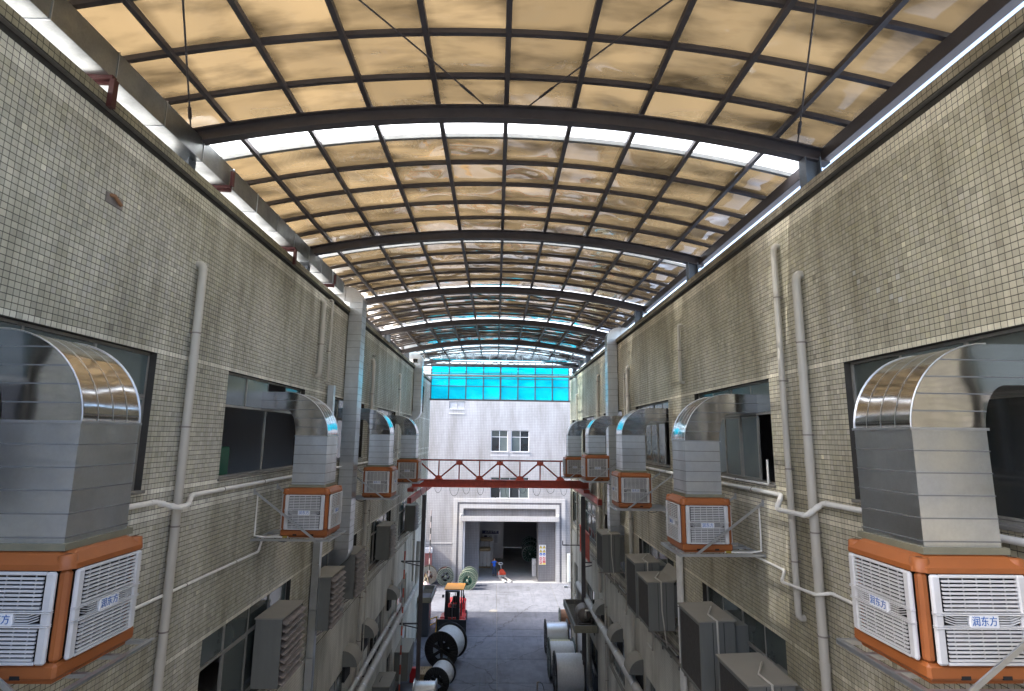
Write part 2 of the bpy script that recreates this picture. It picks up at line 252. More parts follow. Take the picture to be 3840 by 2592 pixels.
# ---------------------------------------------------------------- mesh helpers
class MB:
    def __init__(s): s.v = []; s.f = []; s.sm = []
    def add(s, vs, fs, smooth=False):
        n = len(s.v); s.v += [tuple(p) for p in vs]; s.f += [tuple(i+n for i in f) for f in fs]; s.sm += [smooth]*len(fs); return s
    def box(s, x0, x1, y0, y1, z0, z1, c=0.):
        if x0 > x1: x0, x1 = x1, x0
        if y0 > y1: y0, y1 = y1, y0
        if z0 > z1: z0, z1 = z1, z0
        if c <= 0:
            v = [(x0, y0, z0), (x1, y0, z0), (x1, y1, z0), (x0, y1, z0), (x0, y0, z1), (x1, y0, z1), (x1, y1, z1), (x0, y1, z1)]
            return s.add(v, [(3, 2, 1, 0), (4, 5, 6, 7), (0, 1, 5, 4), (1, 2, 6, 5), (2, 3, 7, 6), (3, 0, 4, 7)])
        c = min(c, (x1-x0)*.45, (y1-y0)*.45, (z1-z0)*.45)
        v = []; idx = {}
        for i, (X, sx) in enumerate(((x0, 1), (x1, -1))):
            for j, (Y, sy) in enumerate(((y0, 1), (y1, -1))):
                for k, (Z, sz) in enumerate(((z0, 1), (z1, -1))):
                    idx[i, j, k] = len(v)
                    v += [(X, Y+sy*c, Z+sz*c), (X+sx*c, Y, Z+sz*c), (X+sx*c, Y+sy*c, Z)]
        I = lambda i, j, k, a: idx[i, j, k]+a
        f = [(I(0,0,0,0), I(0,0,1,0), I(0,1,1,0), I(0,1,0,0)), (I(1,0,0,0), I(1,1,0,0), I(1,1,1,0), I(1,0,1,0)),
             (I(0,0,0,1), I(1,0,0,1), I(1,0,1,1), I(0,0,1,1)), (I(0,1,0,1), I(0,1,1,1), I(1,1,1,1), I(1,1,0,1)),
             (I(0,0,0,2), I(0,1,0,2), I(1,1,0,2), I(1,0,0,2)), (I(0,0,1,2), I(1,0,1,2), I(1,1,1,2), I(0,1,1,2))]
        for i in (0, 1):
            for j in (0, 1):
                f.append((I(i,j,0,0), I(i,j,0,1), I(i,j,1,1), I(i,j,1,0)))
            for k in (0, 1):
                f.append((I(i,0,k,0), I(i,0,k,2), I(i,1,k,2), I(i,1,k,0)))
        for j in (0, 1):
            for k in (0, 1):
                f.append((I(0,j,k,1), I(0,j,k,2), I(1,j,k,2), I(1,j,k,1)))
        for i in (0, 1):
            for j in (0, 1):
                for k in (0, 1): f.append((I(i,j,k,0), I(i,j,k,1), I(i,j,k,2)))
        return s.add(v, f)
    def bar(s, p, q, w, h=None, up=(0, 0, 1)):
        """square bar from p to q"""
        h = h or w; p = Vector(p); q = Vector(q); d = (q-p).normalized(); u = Vector(up)
        if abs(d.dot(u)) > .98: u = Vector((0, 1, 0))
        a = d.cross(u).normalized(); b = a.cross(d).normalized(); v = []
        for P in (p, q):
            for sa, sb in ((-1, -1), (1, -1), (1, 1), (-1, 1)): v.append(P+a*sa*w/2+b*sb*h/2)
        return s.add(v, [(3, 2, 1, 0), (4, 5, 6, 7), (0, 1, 5, 4), (1, 2, 6, 5), (2, 3, 7, 6), (3, 0, 4, 7)])
    def tube(s, pts, r, n=10, caps=True, rs=None):
        pts = [Vector(p) for p in pts]; rings = []; prev = None
        for i, p in enumerate(pts):
            if i == 0: d = pts[1]-p
            elif i == len(pts)-1: d = p-pts[i-1]
            else: d = ((pts[i+1]-p).normalized()+(p-pts[i-1]).normalized())
            d = d.normalized() if d.length > 1e-9 else Vector((0, 0, 1))
            if prev is None:
                u = Vector((0, 0, 1)) if abs(d.z) < .9 else Vector((1, 0, 0)); a = d.cross(u).normalized()
            else:
                a = (prev-d*prev.dot(d)); a = a.normalized() if a.length > 1e-6 else d.orthogonal().normalized()
            prev = a; b = d.cross(a); R = rs[i] if rs else r
            if 0 < i < len(pts)-1:
                c = max(.5, abs((pts[i+1]-p).normalized().dot(d))); R = R/c if c < .99 else R
            rings.append([p+(a*math.cos(2*PI*k/n)+b*math.sin(2*PI*k/n))*R for k in range(n)])
        v = [x for rg in rings for x in rg]; f = []
        for i in range(len(rings)-1):
            for k in range(n): f.append((i*n+k, i*n+(k+1) % n, (i+1)*n+(k+1) % n, (i+1)*n+k))
        s.add(v, f, True)
        if caps: s.add(rings[0], [tuple(reversed(range(n)))]); s.add(rings[-1], [tuple(range(n))])
        return s
    def lathe(s, prof, axis='Y', o=(0, 0, 0), n=32, closed=False, smooth=True):
        """prof: (radius, along)"""
        v = []; m = len(prof)
        for k in range(n):
            a = 2*PI*k/n; ca, sa = math.cos(a), math.sin(a)
            for r, t in prof:
                p = {'Y': (r*ca, t, r*sa), 'X': (t, r*ca, r*sa), 'Z': (r*ca, r*sa, t)}[axis]
                v.append((p[0]+o[0], p[1]+o[1], p[2]+o[2]))
        f = []
        for k in range(n):
            for i in range(m-1 if not closed else m):
                j = (i+1) % m; f.append((k*m+i, k*m+j, ((k+1) % n)*m+j, ((k+1) % n)*m+i))
        return s.add(v, f, smooth)
    def prism(s, poly, axis, a, b):
        """polygon (u,v) extruded along axis from a to b; X:(y,z) Y:(x,z) Z:(x,y)"""
        n = len(poly); P = {'X': lambda u, v, t: (t, u, v), 'Y': lambda u, v, t: (u, t, v), 'Z': lambda u, v, t: (u, v, t)}[axis]
        v = [P(u, w_, a) for u, w_ in poly]+[P(u, w_, b) for u, w_ in poly]
        f = [tuple(reversed(range(n))), tuple(range(n, 2*n))]+[(i, (i+1) % n, n+(i+1) % n, n+i) for i in range(n)]
        return s.add(v, f)
    def quad(s, *p): return s.add(p, [(0, 1, 2, 3)])
    def mesh(s, name):
        me = bpy.data.meshes.new(name); me.from_pydata(s.v, [], s.f)
        me.polygons.foreach_set('use_smooth', s.sm); me.update()
        bm = bmesh.new(); bm.from_mesh(me); bmesh.ops.recalc_face_normals(bm, faces=bm.faces); bm.to_mesh(me); bm.free()
        return me

def link(o, parent=None, loc=None, rz=0):
    C.objects.link(o)
    if parent is not None: o.parent = parent
    if loc is not None: o.location = loc
    if rz: o.rotation_euler = (0, 0, rz)
    return o
def obj(name, mb, m, parent=None, loc=None, rz=0):
    me = mb.mesh(name) if isinstance(mb, MB) else mb
    if m is not None and not me.materials: me.materials.append(m)
    return link(bpy.data.objects.new(name, me), parent, loc, rz)
def tag(o, label=None, cat=None, group=None, kind=None):
    if label: o['label'] = label
    if cat: o['category'] = cat
    if group: o['group'] = group
    if kind: o['kind'] = kind
    return o
def thing(name, label, cat, loc=(0, 0, 0), group=None, rz=0):
    o = bpy.data.objects.new(name, None); o.empty_display_size = .2; link(o, None, loc, rz); return tag(o, label, cat, group)
def copy_tree(o, parent=None):
    c = o.copy(); C.objects.link(c)
    if parent is not None: c.parent = parent
    for ch in list(o.children): copy_tree(ch, c)
    return c
def text_mesh(s, size, depth=.002):
    cu = bpy.data.curves.new('lettering', 'FONT'); cu.body = s; cu.size = size; cu.extrude = depth; cu.align_x = 'CENTER'; cu.align_y = 'CENTER'; cu.resolution_u = 2
    o = bpy.data.objects.new('tmp', cu); C.objects.link(o)
    dg = bpy.context.evaluated_depsgraph_get(); me = bpy.data.meshes.new_from_object(o.evaluated_get(dg)); bpy.data.objects.remove(o); me.materials.clear()
    return me
def arc(c, r, a0, a1, n):
    return [(c[0]+r*math.cos(a0+(a1-a0)*i/n), c[1]+r*math.sin(a0+(a1-a0)*i/n)) for i in range(n+1)]

XL, XR, G, YF = -6.3, 6.45, -16.4, 66.2         # alley walls, ground level, far facade
YEL, YER = 52.5, 48.0                            # where the two long buildings end
# ================================================================ the two long tiled buildings
T = .095
snapY = lambda y: 3.0+round((y-3.0)/T)*T
Z0 = 4.96
snapZ = lambda z: Z0-round((Z0-z)/T)*T
TILE_VARIANTS = {}
def tile_mesh(n, col):
    key = (n, tuple(round(c, 3) for c in col))
    if key in TILE_VARIANTS: return TILE_VARIANTS[key]
    h, b, d = T/2-.0050, T/2-.0068, .005
    v = [(0, -h, -h), (0, h, -h), (0, h, h), (0, -h, h), (n*d, -b, -b), (n*d, b, -b), (n*d, b, b), (n*d, -b, b)]
    f = [(4, 5, 6, 7), (0, 1, 5, 4), (1, 2, 6, 5), (2, 3, 7, 6), (3, 0, 4, 7)]
    mb = MB().add(v, f); me = mb.mesh('tile'); at = me.attributes.new('tone', 'FLOAT_COLOR', 'FACE')
    at.data.foreach_set('color', list((*col, 1))*len(f)); me.materials.append(M_tile); TILE_VARIANTS[key] = me; return me

def tile_field(name, X, n, ys, zs, cols, parent, detail=True):
    N_ = len(ys)
    if N_ == 0: return
    h, b, d = T/2-.0050, T/2-.0068, .005
    if detail:
        ly = np.array([-h, h, h, -h, -b, b, b, -b]); lz = np.array([-h, -h, h, h, -b, -b, b, b]); lx = np.array([0, 0, 0, 0, d, d, d, d])*n
        q = np.array([(4, 5, 6, 7), (0, 1, 5, 4), (1, 2, 6, 5), (2, 3, 7, 6), (3, 0, 4, 7)])
    else:
        h = T/2-.0055
        ly = np.array([-h, h, h, -h]); lz = np.array([-h, -h, h, h]); lx = np.full(4, d*n); q = np.array([(0, 1, 2, 3)])
    if n < 0: q = q[:, ::-1]
    nv, nf = len(ly), len(q)
    co = np.empty((N_, nv, 3)); co[:, :, 0] = X+lx+rng.normal(0, .0012, (N_, 1))*0.7; co[:, :, 1] = ys[:, None]+ly; co[:, :, 2] = zs[:, None]+lz
    fc = (np.arange(N_)[:, None, None]*nv+q[None]).reshape(-1)
    me = bpy.data.meshes.new(name); me.vertices.add(N_*nv); me.vertices.foreach_set('co', co.reshape(-1))
    me.loops.add(len(fc)); me.loops.foreach_set('vertex_index', fc.astype(np.int32))
    me.polygons.add(N_*nf); me.polygons.foreach_set('loop_start', np.arange(0, len(fc), 4, dtype=np.int32))
    at = me.attributes.new('tone', 'FLOAT_COLOR', 'FACE'); c4 = np.ones((N_, nf, 4)); c4[:, :, :3] = cols[:, None, :]
    at.data.foreach_set('color', c4.reshape(-1)); me.polygons.foreach_set('use_smooth', [False]*(N_*nf)); me.update(); me.validate(); me.materials.append(M_tile)
    o = link(bpy.data.objects.new(name, me), parent); tag(o, kind='stuff'); return o

def wall_mesh(X, n, y0, y1, z0, z1, opens, depth=.24):
    ys = sorted({y0, y1, *[o[0] for o in opens], *[o[1] for o in opens]}); zs = sorted({z0, z1, *[o[2] for o in opens], *[o[3] for o in opens]})
    ys = [y for y in ys if y0 <= y <= y1]; zs = [z for z in zs if z0 <= z <= z1]
    mb = MB()
    for a, b in zip(ys, ys[1:]):
        for c, d in zip(zs, zs[1:]):
            my, mz = (a+b)/2, (c+d)/2
            if any(o[0] < my < o[1] and o[2] < mz < o[3] for o in opens): continue
            mb.quad((X, a, c), (X, b, c), (X, b, d), (X, a, d))
    xi = X-n*depth
    for a, b, c, d in opens:
        mb.quad((X, a, c), (xi, a, c), (xi, a, d), (X, a, d)); mb.quad((X, b, c), (xi, b, c), (xi, b, d), (X, b, d))
        mb.quad((X, a, c), (xi, a, c), (xi, b, c), (X, b, c)); mb.quad((X, a, d), (xi, a, d), (xi, b, d), (X, b, d))
    return mb

def window(parent, X, n, o, spec, tz=None, m=None, sill=True, gm=None):
    """aluminium window: frame part with one child per pane. spec: string per lower light; '.' = open, 'f' frosted, 'd' dark, 'g' green"""
    a, b, c, d = o; m = m or M_alu; mb = MB(); xf = X-n*.15; dx = .05; fw = .045
    def bx(y0, y1, z0, z1, k=1.): mb.box(xf-dx*k/2, xf+dx*k/2, y0, y1, z0, z1)
    bx(a, b, c, c+fw); bx(a, b, d-fw, d); bx(a, a+fw, c+fw, d-fw); bx(b-fw, b, c+fw, d-fw)
    panes = []
    def lights(sp, z0, z1):
        k = len(sp); wd = (b-a)/k
        for i, ch in enumerate(sp):
            y0, y1 = a+i*wd, a+(i+1)*wd
            if i: bx(y0-fw/2, y0+fw/2, z0, z1, .95)
            if ch == '.': continue
            off = .012*(1 if i % 2 else -1)
            panes.append((ch, off, y0+.03, y1-.03, z0+.01, z1-.01))
    if tz: bx(a+fw, b-fw, tz-fw*.6, tz+fw*.6, 1.25); lights(spec[0], tz+fw*.6, d-fw); lights(spec[1], c+fw, tz-fw*.6)
    else: lights(spec[0], c+fw, d-fw)
    fr = obj('window', mb, m, parent)
    for ch, off, y0, y1, z0, z1 in panes:
        pb = MB().box(xf+off-.004, xf+off+.004, y0, y1, z0, z1)
        obj('pane', pb, {'f': M_glass, 'd': M_glassd, 'g': M_glassg}[ch], fr)
        if z1-z0 > 1 or tz is None:
            sb = MB()
            for yy in (y0, y1-.035): sb.box(xf+off-.016, xf+off+.016, yy, yy+.035, z0, z1)
            for zz in (z0, z1-.035): sb.box(xf+off-.016, xf+off+.016, y0+.035, y1-.035, zz, zz+.035)
            obj('sash', sb, m, fr)
    if sill: obj('window_sill', MB().box(X-n*.10, X+n*.055, a-.05, b+.05, c-.05, c+.006, .008), M_grout_lt, parent)
    return fr

def long_building(side):
    L = side == 'L'; X = XL if L else XR; n = 1 if L else -1; ye = YEL if L else YER; yb = 1.5
    nm = 'left' if L else 'right'
    B = thing('factory_building', ('long grey-beige tiled factory building along the left side of the alley' if L else 'long warm beige tiled factory building along the right side of the alley'), 'building', (0, 0, 0))
    per = [(4.7, 10.19), (12.95, 18.18), (21.2, 26.4), (29.4, 34.6), (37.6, 42.6)] if L else [(4.9, 9.98), (12.74, 17.68), (20.45, 25.3), (28.15, 33.0), (36.2, 41.0), (43.4, 46.6)]
    zu = (snapZ(-1.02), snapZ(1.40)); zl = (snapZ(-6.75), snapZ(-4.41 if L else -4.32)); zg = (-12.2, -9.75)
    up = [(snapY(a), snapY(b), *zu) for a, b in per]; lo = [(snapY(a), snapY(b), *zl) for a, b in per]
    gr = [(a+.6, b-.6, *zg) for a, b in per[2:]]
    ext = [(snapY(46.6), snapY(47.6), snapZ(2.0), snapZ(4.2))] if L else []
    dr = [(35.6, 37.4, G+.02, -13.2), (40.5, 43.0, G+.02, -13.4)] if L else [(36.0, 39.6, G+.02, -12.9), (42.0, 45.5, G+.02, -13.2)]
    op = up+lo+ext
    zt = -7.42
    W = obj('wall', wall_mesh(X, n, yb, ye, zt, 5.10, op), M_grout, B)
    Wl = obj('lower_wall', wall_mesh(X, n, yb, ye, G-.3, zt, gr+dr), M_lower, B)
    # tiles
    ys = np.arange(3.0+T/2, ye, T); zs = Z0-T/2-T*np.arange(int((Z0-zt)/T))
    yy, zz = [a.ravel() for a in np.meshgrid(ys, zs)]
    keep = np.ones(len(yy), bool)
    for a, b, c, d in op: keep &= ~((yy > a) & (yy < b) & (zz > c) & (zz < d))
    yy, zz = yy[keep], zz[keep]
    base = np.array((.56, .543, .462)) if L else np.array((.585, .548, .437)); wh = np.array((.86, .84, .75)) if L else np.array((.86, .81, .67))
    tone = rng.normal(1, .075, len(yy)); patch = np.sin(yy*.9+zz*.4)*.03+np.sin(yy*2.3-zz*1.7)*.03; tone += patch
    cols = base[None]*tone[:, None]; cols[:, 2] *= rng.normal(1, .03, len(yy))
    def band(z_hi, rows):
        k0 = round((Z0-z_hi)/T); return (zz < Z0-k0*T) & (zz > Z0-(k0+rows)*T)
    wm = band(Z0, 3) | band(zu[1]+T, 1) | band(zu[0], 1) | band(-1.405, 2) | band(zl[1]+T, 1) | band(zl[0], 1) | band(zl[0]-.28, 2)
    cols[wm] = wh[None]*rng.normal(1, .05, wm.sum())[:, None]
    # a few replaced or stained tiles
    odd = rng.random(len(yy)) < .014; cols[odd] *= rng.choice([.7, 1.25], odd.sum())[:, None]
    if not L:
        ch = (yy > 8.3) & (yy < 9.6) & (zz > 2.1) & (zz < 3.2) & (rng.random(len(yy)) < .05); cols[ch] = (.72, .71, .68)
    dist = np.sqrt(X*X+yy*yy+zz*zz); vis = (yy > (6.35 if L else 5.75)) & (zz > 1.5) & (zz < 4.96)
    order = np.where(vis)[0][np.argsort(dist[vis])][:300]; single = np.zeros(len(yy), bool); single[order] = True
    for i in order:
        c = cols[i]; s = 1.0 if not wm[i] else None
        ref = wh if wm[i] else base
        k = round(float(np.mean(c/ref))/.05)*.05; me = tile_mesh(n, tuple(ref*k))
        link(bpy.data.objects.new('tile', me), W, (X, yy[i], zz[i]))
    near = (yy < 24) & ~single; far = (yy >= 24)
    tile_field('tile_field', X, n, yy[near], zz[near], cols[near], W, True)
    tile_field('tile_field', X, n, yy[far], zz[far], cols[far], W, False)
    # parapet cap: tiled cornice
    xo = X+n*.10
    cap = obj('parapet_cap', MB().box(X-n*.25, xo, yb, ye, 5.06, 5.262), M_grout, B)
    cy = np.arange(3.0+T/2, ye, T); cy2 = np.concatenate([cy, cy]); cz2 = np.concatenate([np.full(len(cy), 5.213), np.full(len(cy), 5.117)])
    cc = (np.array((.40, .37, .27)) if L else np.array((.42, .37, .28)))[None]*rng.normal(1, .07, len(cy2))[:, None]
    tile_field('cap_tiles', xo, n, cy2, cz2, cc, cap, True)
    us = MB()
    for i, y in enumerate(cy[:260]): us.box(X+n*.012, xo-n*.008, y-.044, y+.044, 5.052, 5.0605)
    o = obj('soffit_tiles', us, M_grout_lt, cap); tag(o, kind='stuff')
    # body behind the front wall
    xb = X-n*4.0; xbb = X-n*34
    bd = MB(); bd.quad((xbb, yb, 5.0), (X, yb, 5.0), (X, ye, 5.0), (xbb, ye, 5.0))
    obj('roof_deck', bd, mat('roof_screed', (.66, .66, .65), .8, noise=.3, nscale=1), B)
    bd = MB().quad((X, ye, G-.3), (xbb, ye, G-.3), (xbb, ye, 5.3), (X, ye, 5.3)); bd.quad((X, yb, G-.3), (xbb, yb, G-.3), (xbb, yb, 5.3), (X, yb, 5.3)); bd.quad((xbb, yb, G-.3), (xbb, ye, G-.3), (xbb, ye, 5.3), (xbb, yb, 5.3))
    obj('end_wall', bd, M_wallwht, B)
    rm = MB().quad((xb, yb, G), (xb, ye, G), (xb, ye, 5), (xb, yb, 5))
    for z in (-1.75, -7.3, -13.05): rm.box(X-n*.25, xb, yb, ye, z-.2, z)
    for y in (11.5, 19.5, 27.9, 36.2): rm.box(X-n*.25, xb, y-.1, y+.1, G, 5.0)
    obj('interior', rm, M_room, B)
    # windows
    if L: US = [('ffff', 'd..f'), ('ff.f', '..'), ('ffff', 'fdfd'), ('ffff', 'ffdf'), ('ffff', 'ffff')]; LS = [('ffff', 'ffdd'), ('gggf', '.gg.'), ('ggdg', 'gdgg'), ('gfgf', 'ggfg'), ('ffff', 'ffff')]
    else: US = [('fgfg', 'gdgg'), ('ffgf', '.ffff'), ('fffg', '.ffff'), ('ffff', 'fdff'), ('ffff', 'ffff'), ('ff', 'ff')]; LS = [('ffff', 'ffff'), ('gggg', 'gggg'), ('gggg', 'gggg'), ('ffff', 'ffff'), ('ffff', 'ffff'), ('ff', 'ff')]
    for o_, sp in zip(up, US): window(B, X, n, o_, sp, .65)
    for o_, sp in zip(lo, LS): window(B, X, n, o_, sp, -5.15)
    for o_ in gr: window(B, X, n, o_, ('fdff',), None)
    for o_ in ext: window(B, X, n, o_, ('d', 'd'), 3.3)
    for k, o_ in enumerate(dr):
        mb = MB(); a, b, c, d = o_; k_ = 4
        for i in range(k_): mb.box(X-n*.16, X-n*.12, a+(b-a)*i/k_+.03, a+(b-a)*(i+1)/k_-.03, c, d-.05)
        obj('door', mb, M_aluw if k else M_glassd, B)
    return B
BL = long_building('L'); BR = long_building('R')
# ================================================================ arched canopy over the alley
def zarc(x): return 6.70-(x-.1)**2/57.0           # underside of the arched beams
CAN = thing('canopy_roof', 'arched canopy of dark steel beams and yellowed amber plastic sheets over the alley', 'canopy', (0, 0, 0))
ARCH_Y = [3.6+7.15*i for i in range(0, 7)]        # 3.6 .. 46.5
LONG_X = [.1+1.45*i for i in range(-4, 5)]
EDGE = [-7.15]+LONG_X+[7.05]
OFFS = [1.35, 2.62, 3.88, 5.10, 6.30]
def arched(y0, y1, zlo, zhi, x0=-7.1, x1=7.0, n=28):
    mb = MB(); xs = [x0+(x1-x0)*i/n for i in range(n+1)]
    v = []
    for x in xs:
        z = zarc(x); v += [(x, y0, z+zlo), (x, y1, z+zlo), (x, y1, z+zhi), (x, y0, z+zhi)]
    f = []
    for i in range(n):
        a = i*4
        for k in range(4): f.append((a+k, a+(k+1) % 4, a+4+(k+1) % 4, a+4+k))
    f += [(0, 1, 2, 3), (n*4+3, n*4+2, n*4+1, n*4)]
    return mb.add(v, f)
am = arched(-.09, .09, 0, .035).mesh('arch_beam')                 # flanges and web make an I-section
tmp = MB(); 
for (a, b, c, d) in ((-.11, .11, -.04, -.005), (-.012, .012, -.005, .24), (-.11, .11, .24, .27)):
    q = arched(a, b, c, d); tmp.add(q.v, q.f)
am = tmp.mesh('arch_beam'); am.materials.append(M_steel)
for y in ARCH_Y: link(bpy.data.objects.new('arch_beam', am), CAN, (0, y, 0))
pm = arched(-.045, .045, .345, .44, -7.1, 7.0, 24).mesh('purlin'); pm.materials.append(M_steel)
pml = arched(-.05, .05, .34, .44, -7.1, 7.0, 24).mesh('purlin'); pml.materials.append(mat('weathered_steel', (.30, .30, .28), .6, noise=.5, nscale=4, dark=(.16, .15, .14)))
for y in [-3.55]+ARCH_Y[:-1]:
    for k, o_ in enumerate(OFFS): 
        if y+o_ > 1.2: link(bpy.data.objects.new('purlin', pml if k == 0 else pm), CAN, (0, y+o_, 0))
link(bpy.data.objects.new('purlin', pm), CAN, (0, 48.3, 0))
lm = MB().box(-.05, .05, 1.2, 48.4, 0, .10).mesh('rafter'); lm.materials.append(M_steel)
for x in LONG_X: link(bpy.data.objects.new('rafter', lm), CAN, (x, 0, zarc(x)+.272))
for x, s in ((-7.05, -1), (6.98, 1)):
    obj('eave_beam', MB().box(x-.10, x+.10, 1.2, 48.4, zarc(x)+.06, zarc(x)+.34, .01), M_steel, CAN)
# sheets, a few warped variants per column of the vault
SV = {}
def sheet(col, ln, var, m):
    key = (col, round(ln, 2), var, m.name)
    if key in SV: return SV[key]
    x0, x1 = EDGE[col]+.0, EDGE[col+1]-.0; nx, ny = 8, 8; r = random.Random(hash((col, round(ln*100), var)) & 0xffff); ph = [r.uniform(0, 6.28) for _ in range(4)]; am_ = r.uniform(.006, .016)
    v = []
    for j in range(ny+1):
        for i in range(nx+1):
            u, w_ = i/nx, j/ny; x = x0+(x1-x0)*u
            e = math.sin(PI*u)*math.sin(PI*w_)
            z = zarc(x)+.455-.018*e+am_*e*(math.sin(5*u+ph[0])+math.sin(4*w_+ph[1])+.7*math.sin(7*u-5*w_+ph[2]))
            v.append((x, ln*w_, z))
    f = [(j*(nx+1)+i, j*(nx+1)+i+1, (j+1)*(nx+1)+i+1, (j+1)*(nx+1)+i) for j in range(ny) for i in range(nx)]
    me = MB().add(v, f, True).mesh('roof_sheet'); me.materials.append(m); SV[key] = me; return me
for bi, y in enumerate(ARCH_Y[:-1]):
    edges = [.42]+OFFS+[7.15+.41]
    rest = MB()
    for k, (a, b) in enumerate(zip(edges, edges[1:])):
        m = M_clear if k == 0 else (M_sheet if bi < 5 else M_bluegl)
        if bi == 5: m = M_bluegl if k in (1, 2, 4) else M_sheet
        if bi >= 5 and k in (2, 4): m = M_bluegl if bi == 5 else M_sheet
        for c in range(len(EDGE)-1):
            me = sheet(c, b-a, random.randrange(4), m)
            if False:
                n0 = len(rest.v); rest.v += [(p.co.x, p.co.y+y+a, p.co.z) for p in me.vertices]; rest.f += [tuple(i+n0 for i in p.vertices) for p in me.polygons]; rest.sm += [True]*len(me.polygons); continue
            link(bpy.data.objects.new('clear_sheet' if k == 0 else 'roof_sheet', me), CAN, (0, y+a, 0))
    if rest.v: tag(obj('roof_sheets_behind', rest, M_sheet, CAN), kind='stuff')
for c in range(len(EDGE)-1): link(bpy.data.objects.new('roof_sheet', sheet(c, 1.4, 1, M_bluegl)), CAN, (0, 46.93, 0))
for a, b in ((-3.55+5.1, -3.55+6.3), (-3.55+6.3, 4.01)):
    for c in range(len(EDGE)-1): link(bpy.data.objects.new('roof_sheet', sheet(c, b-a, 1, M_sheet)), CAN, (0, a, 0))
# stub columns on the parapets
for y in ARCH_Y:
    for x, s in ((6.62, 1), (-6.55, -1)):
        mb = MB()
        mb.box(x-.17, x-.145, y-.13, y+.13, 5.262, zarc(x)); mb.box(x+.145, x+.17, y-.13, y+.13, 5.262, zarc(x)); mb.box(x-.145, x+.145, y-.012, y+.012, 5.262, zarc(x)-.002); mb.box(x-.2, x+.2, y-.17, y+.17, 5.264, 5.29)
        obj('column', mb, M_steelblue, CAN)
# wind-bracing rods with turnbuckles in the first bay
for p, q in (((-5.0, 3.7), (-.35, 10.6)), ((5.2, 3.7), (.55, 10.6)), ((-3.0, 3.7), (-6.4, 10.6)), ((3.1, 3.7), (6.3, 10.6))):
    a = Vector((p[0], p[1], zarc(p[0])+.2)); b = Vector((q[0], q[1], zarc(q[0])+.14)); mb = MB()
    pts = [a.lerp(b, t) for t in [i/8 for i in range(9)]]; pts = [Vector((v.x, v.y, zarc(v.x)+.20-.10*0)) for v in pts]
    mb.tube(pts, .016, 6); c0 = pts[7].lerp(pts[8], .2); c1 = pts[7].lerp(pts[8], .6); d = (c1-c0).normalized(); s_ = d.cross(Vector((0, 0, 1)))*.035
    mb.tube([c0+s_*.7, c1+s_*.7], .009, 5); mb.tube([c0-s_*.7, c1-s_*.7], .009, 5)
    obj('brace_rod', mb, M_steel, CAN)
# ================================================================ ground
GR = obj('ground', MB().box(-140, 140, -60, 300, G-.5, G-.03), M_conc_dk); tag(GR, kind='structure')
gy = [-14, 0, 12, 22, 30, 35.6, 40.23, 44.29, 48.93, 50.74, 56, 61.2, 66.0]; gx = [-30, -22, -14, -6.28, .35, 6.43, 14, 22, 30]
for a, b in zip(gy, gy[1:]):
    for c, d in zip(gx, gx[1:]):
        if b <= 49.5 and (d < -6 or c > 6): continue
        e = .02
        obj('slab', MB().box(c+e, d-e, a+e, b-e, G-.2, G+random.uniform(-.006, .003), .012), M_concrete, GR)
obj('slab', MB().box(-6, 9, 66.02, 86.1, G-.2, G+.004), mat('indoor_floor', (.42, .42, .42), .6, noise=.4, nscale=1), GR)
mh = MB().lathe([(0, .012), (.36, .012), (.40, .006), (.42, .0)], 'Z', (0.03, 55.76, G+.003), 28); o = obj('manhole_cover', mh, M_conc_dk); tag(o, 'round manhole cover sunk in the sunlit concrete yard', 'manhole')
# ================================================================ far building
FB = thing('warehouse_building', 'white tiled building closing the far end of the alley, with a framed loading door', 'building', (0, YF, G))
def F(name, mb, m, parent=FB): return obj(name, mb, m, parent)
H0 = -G
fops = [(-.55, 1.40, -1.73, .75), (1.83, 3.95, -1.73, .75), (-.54, 3.95, -7.1, -4.7), (-5.66, -3.83, 3.2, 4.17), (-3.55, 7.1, G, -8.12)]
def facwall(x0, x1, z0, z1, opens, y=0., depth=.3):
    xs = sorted({x0, x1, *[o[0] for o in opens], *[o[1] for o in opens]}); zs = sorted({z0, z1, *[o[2] for o in opens], *[o[3] for o in opens]}); mb = MB()
    for a, b in zip(xs, xs[1:]):
        for c, d in zip(zs, zs[1:]):
            if any(o[0] < (a+b)/2 < o[1] and o[2] < (c+d)/2 < o[3] for o in opens): continue
            mb.quad((a, y, c+H0), (b, y, c+H0), (b, y, d+H0), (a, y, d+H0))
    for a, b, c, d in opens:
        for (p, q) in (((a, c), (a, d)), ((b, c), (b, d)), ((a, c), (b, c)), ((a, d), (b, d))):
            mb.quad((p[0], y, p[1]+H0), (q[0], y, q[1]+H0), (q[0], y+depth, q[1]+H0), (p[0], y+depth, p[1]+H0))
    return mb
F('wall', facwall(-34, 30, G, 7.5, fops), M_fac)
F('room_box', MB().quad((-34, 20, 0), (30, 20, 0), (30, 20, 24), (-34, 20, 24)).quad((-34, 0, 23.9), (30, 0, 23.9), (30, 20, 23.9), (-34, 20, 23.9)).quad((-34, 0, 0), (-34, 20, 0), (-34, 20, 24), (-34, 0, 24)).quad((30, 0, 0), (30, 20, 0), (30, 20, 24), (30, 0, 24)).box(-8, 12, .32, 19.9, 8.6, 8.8), M_room)
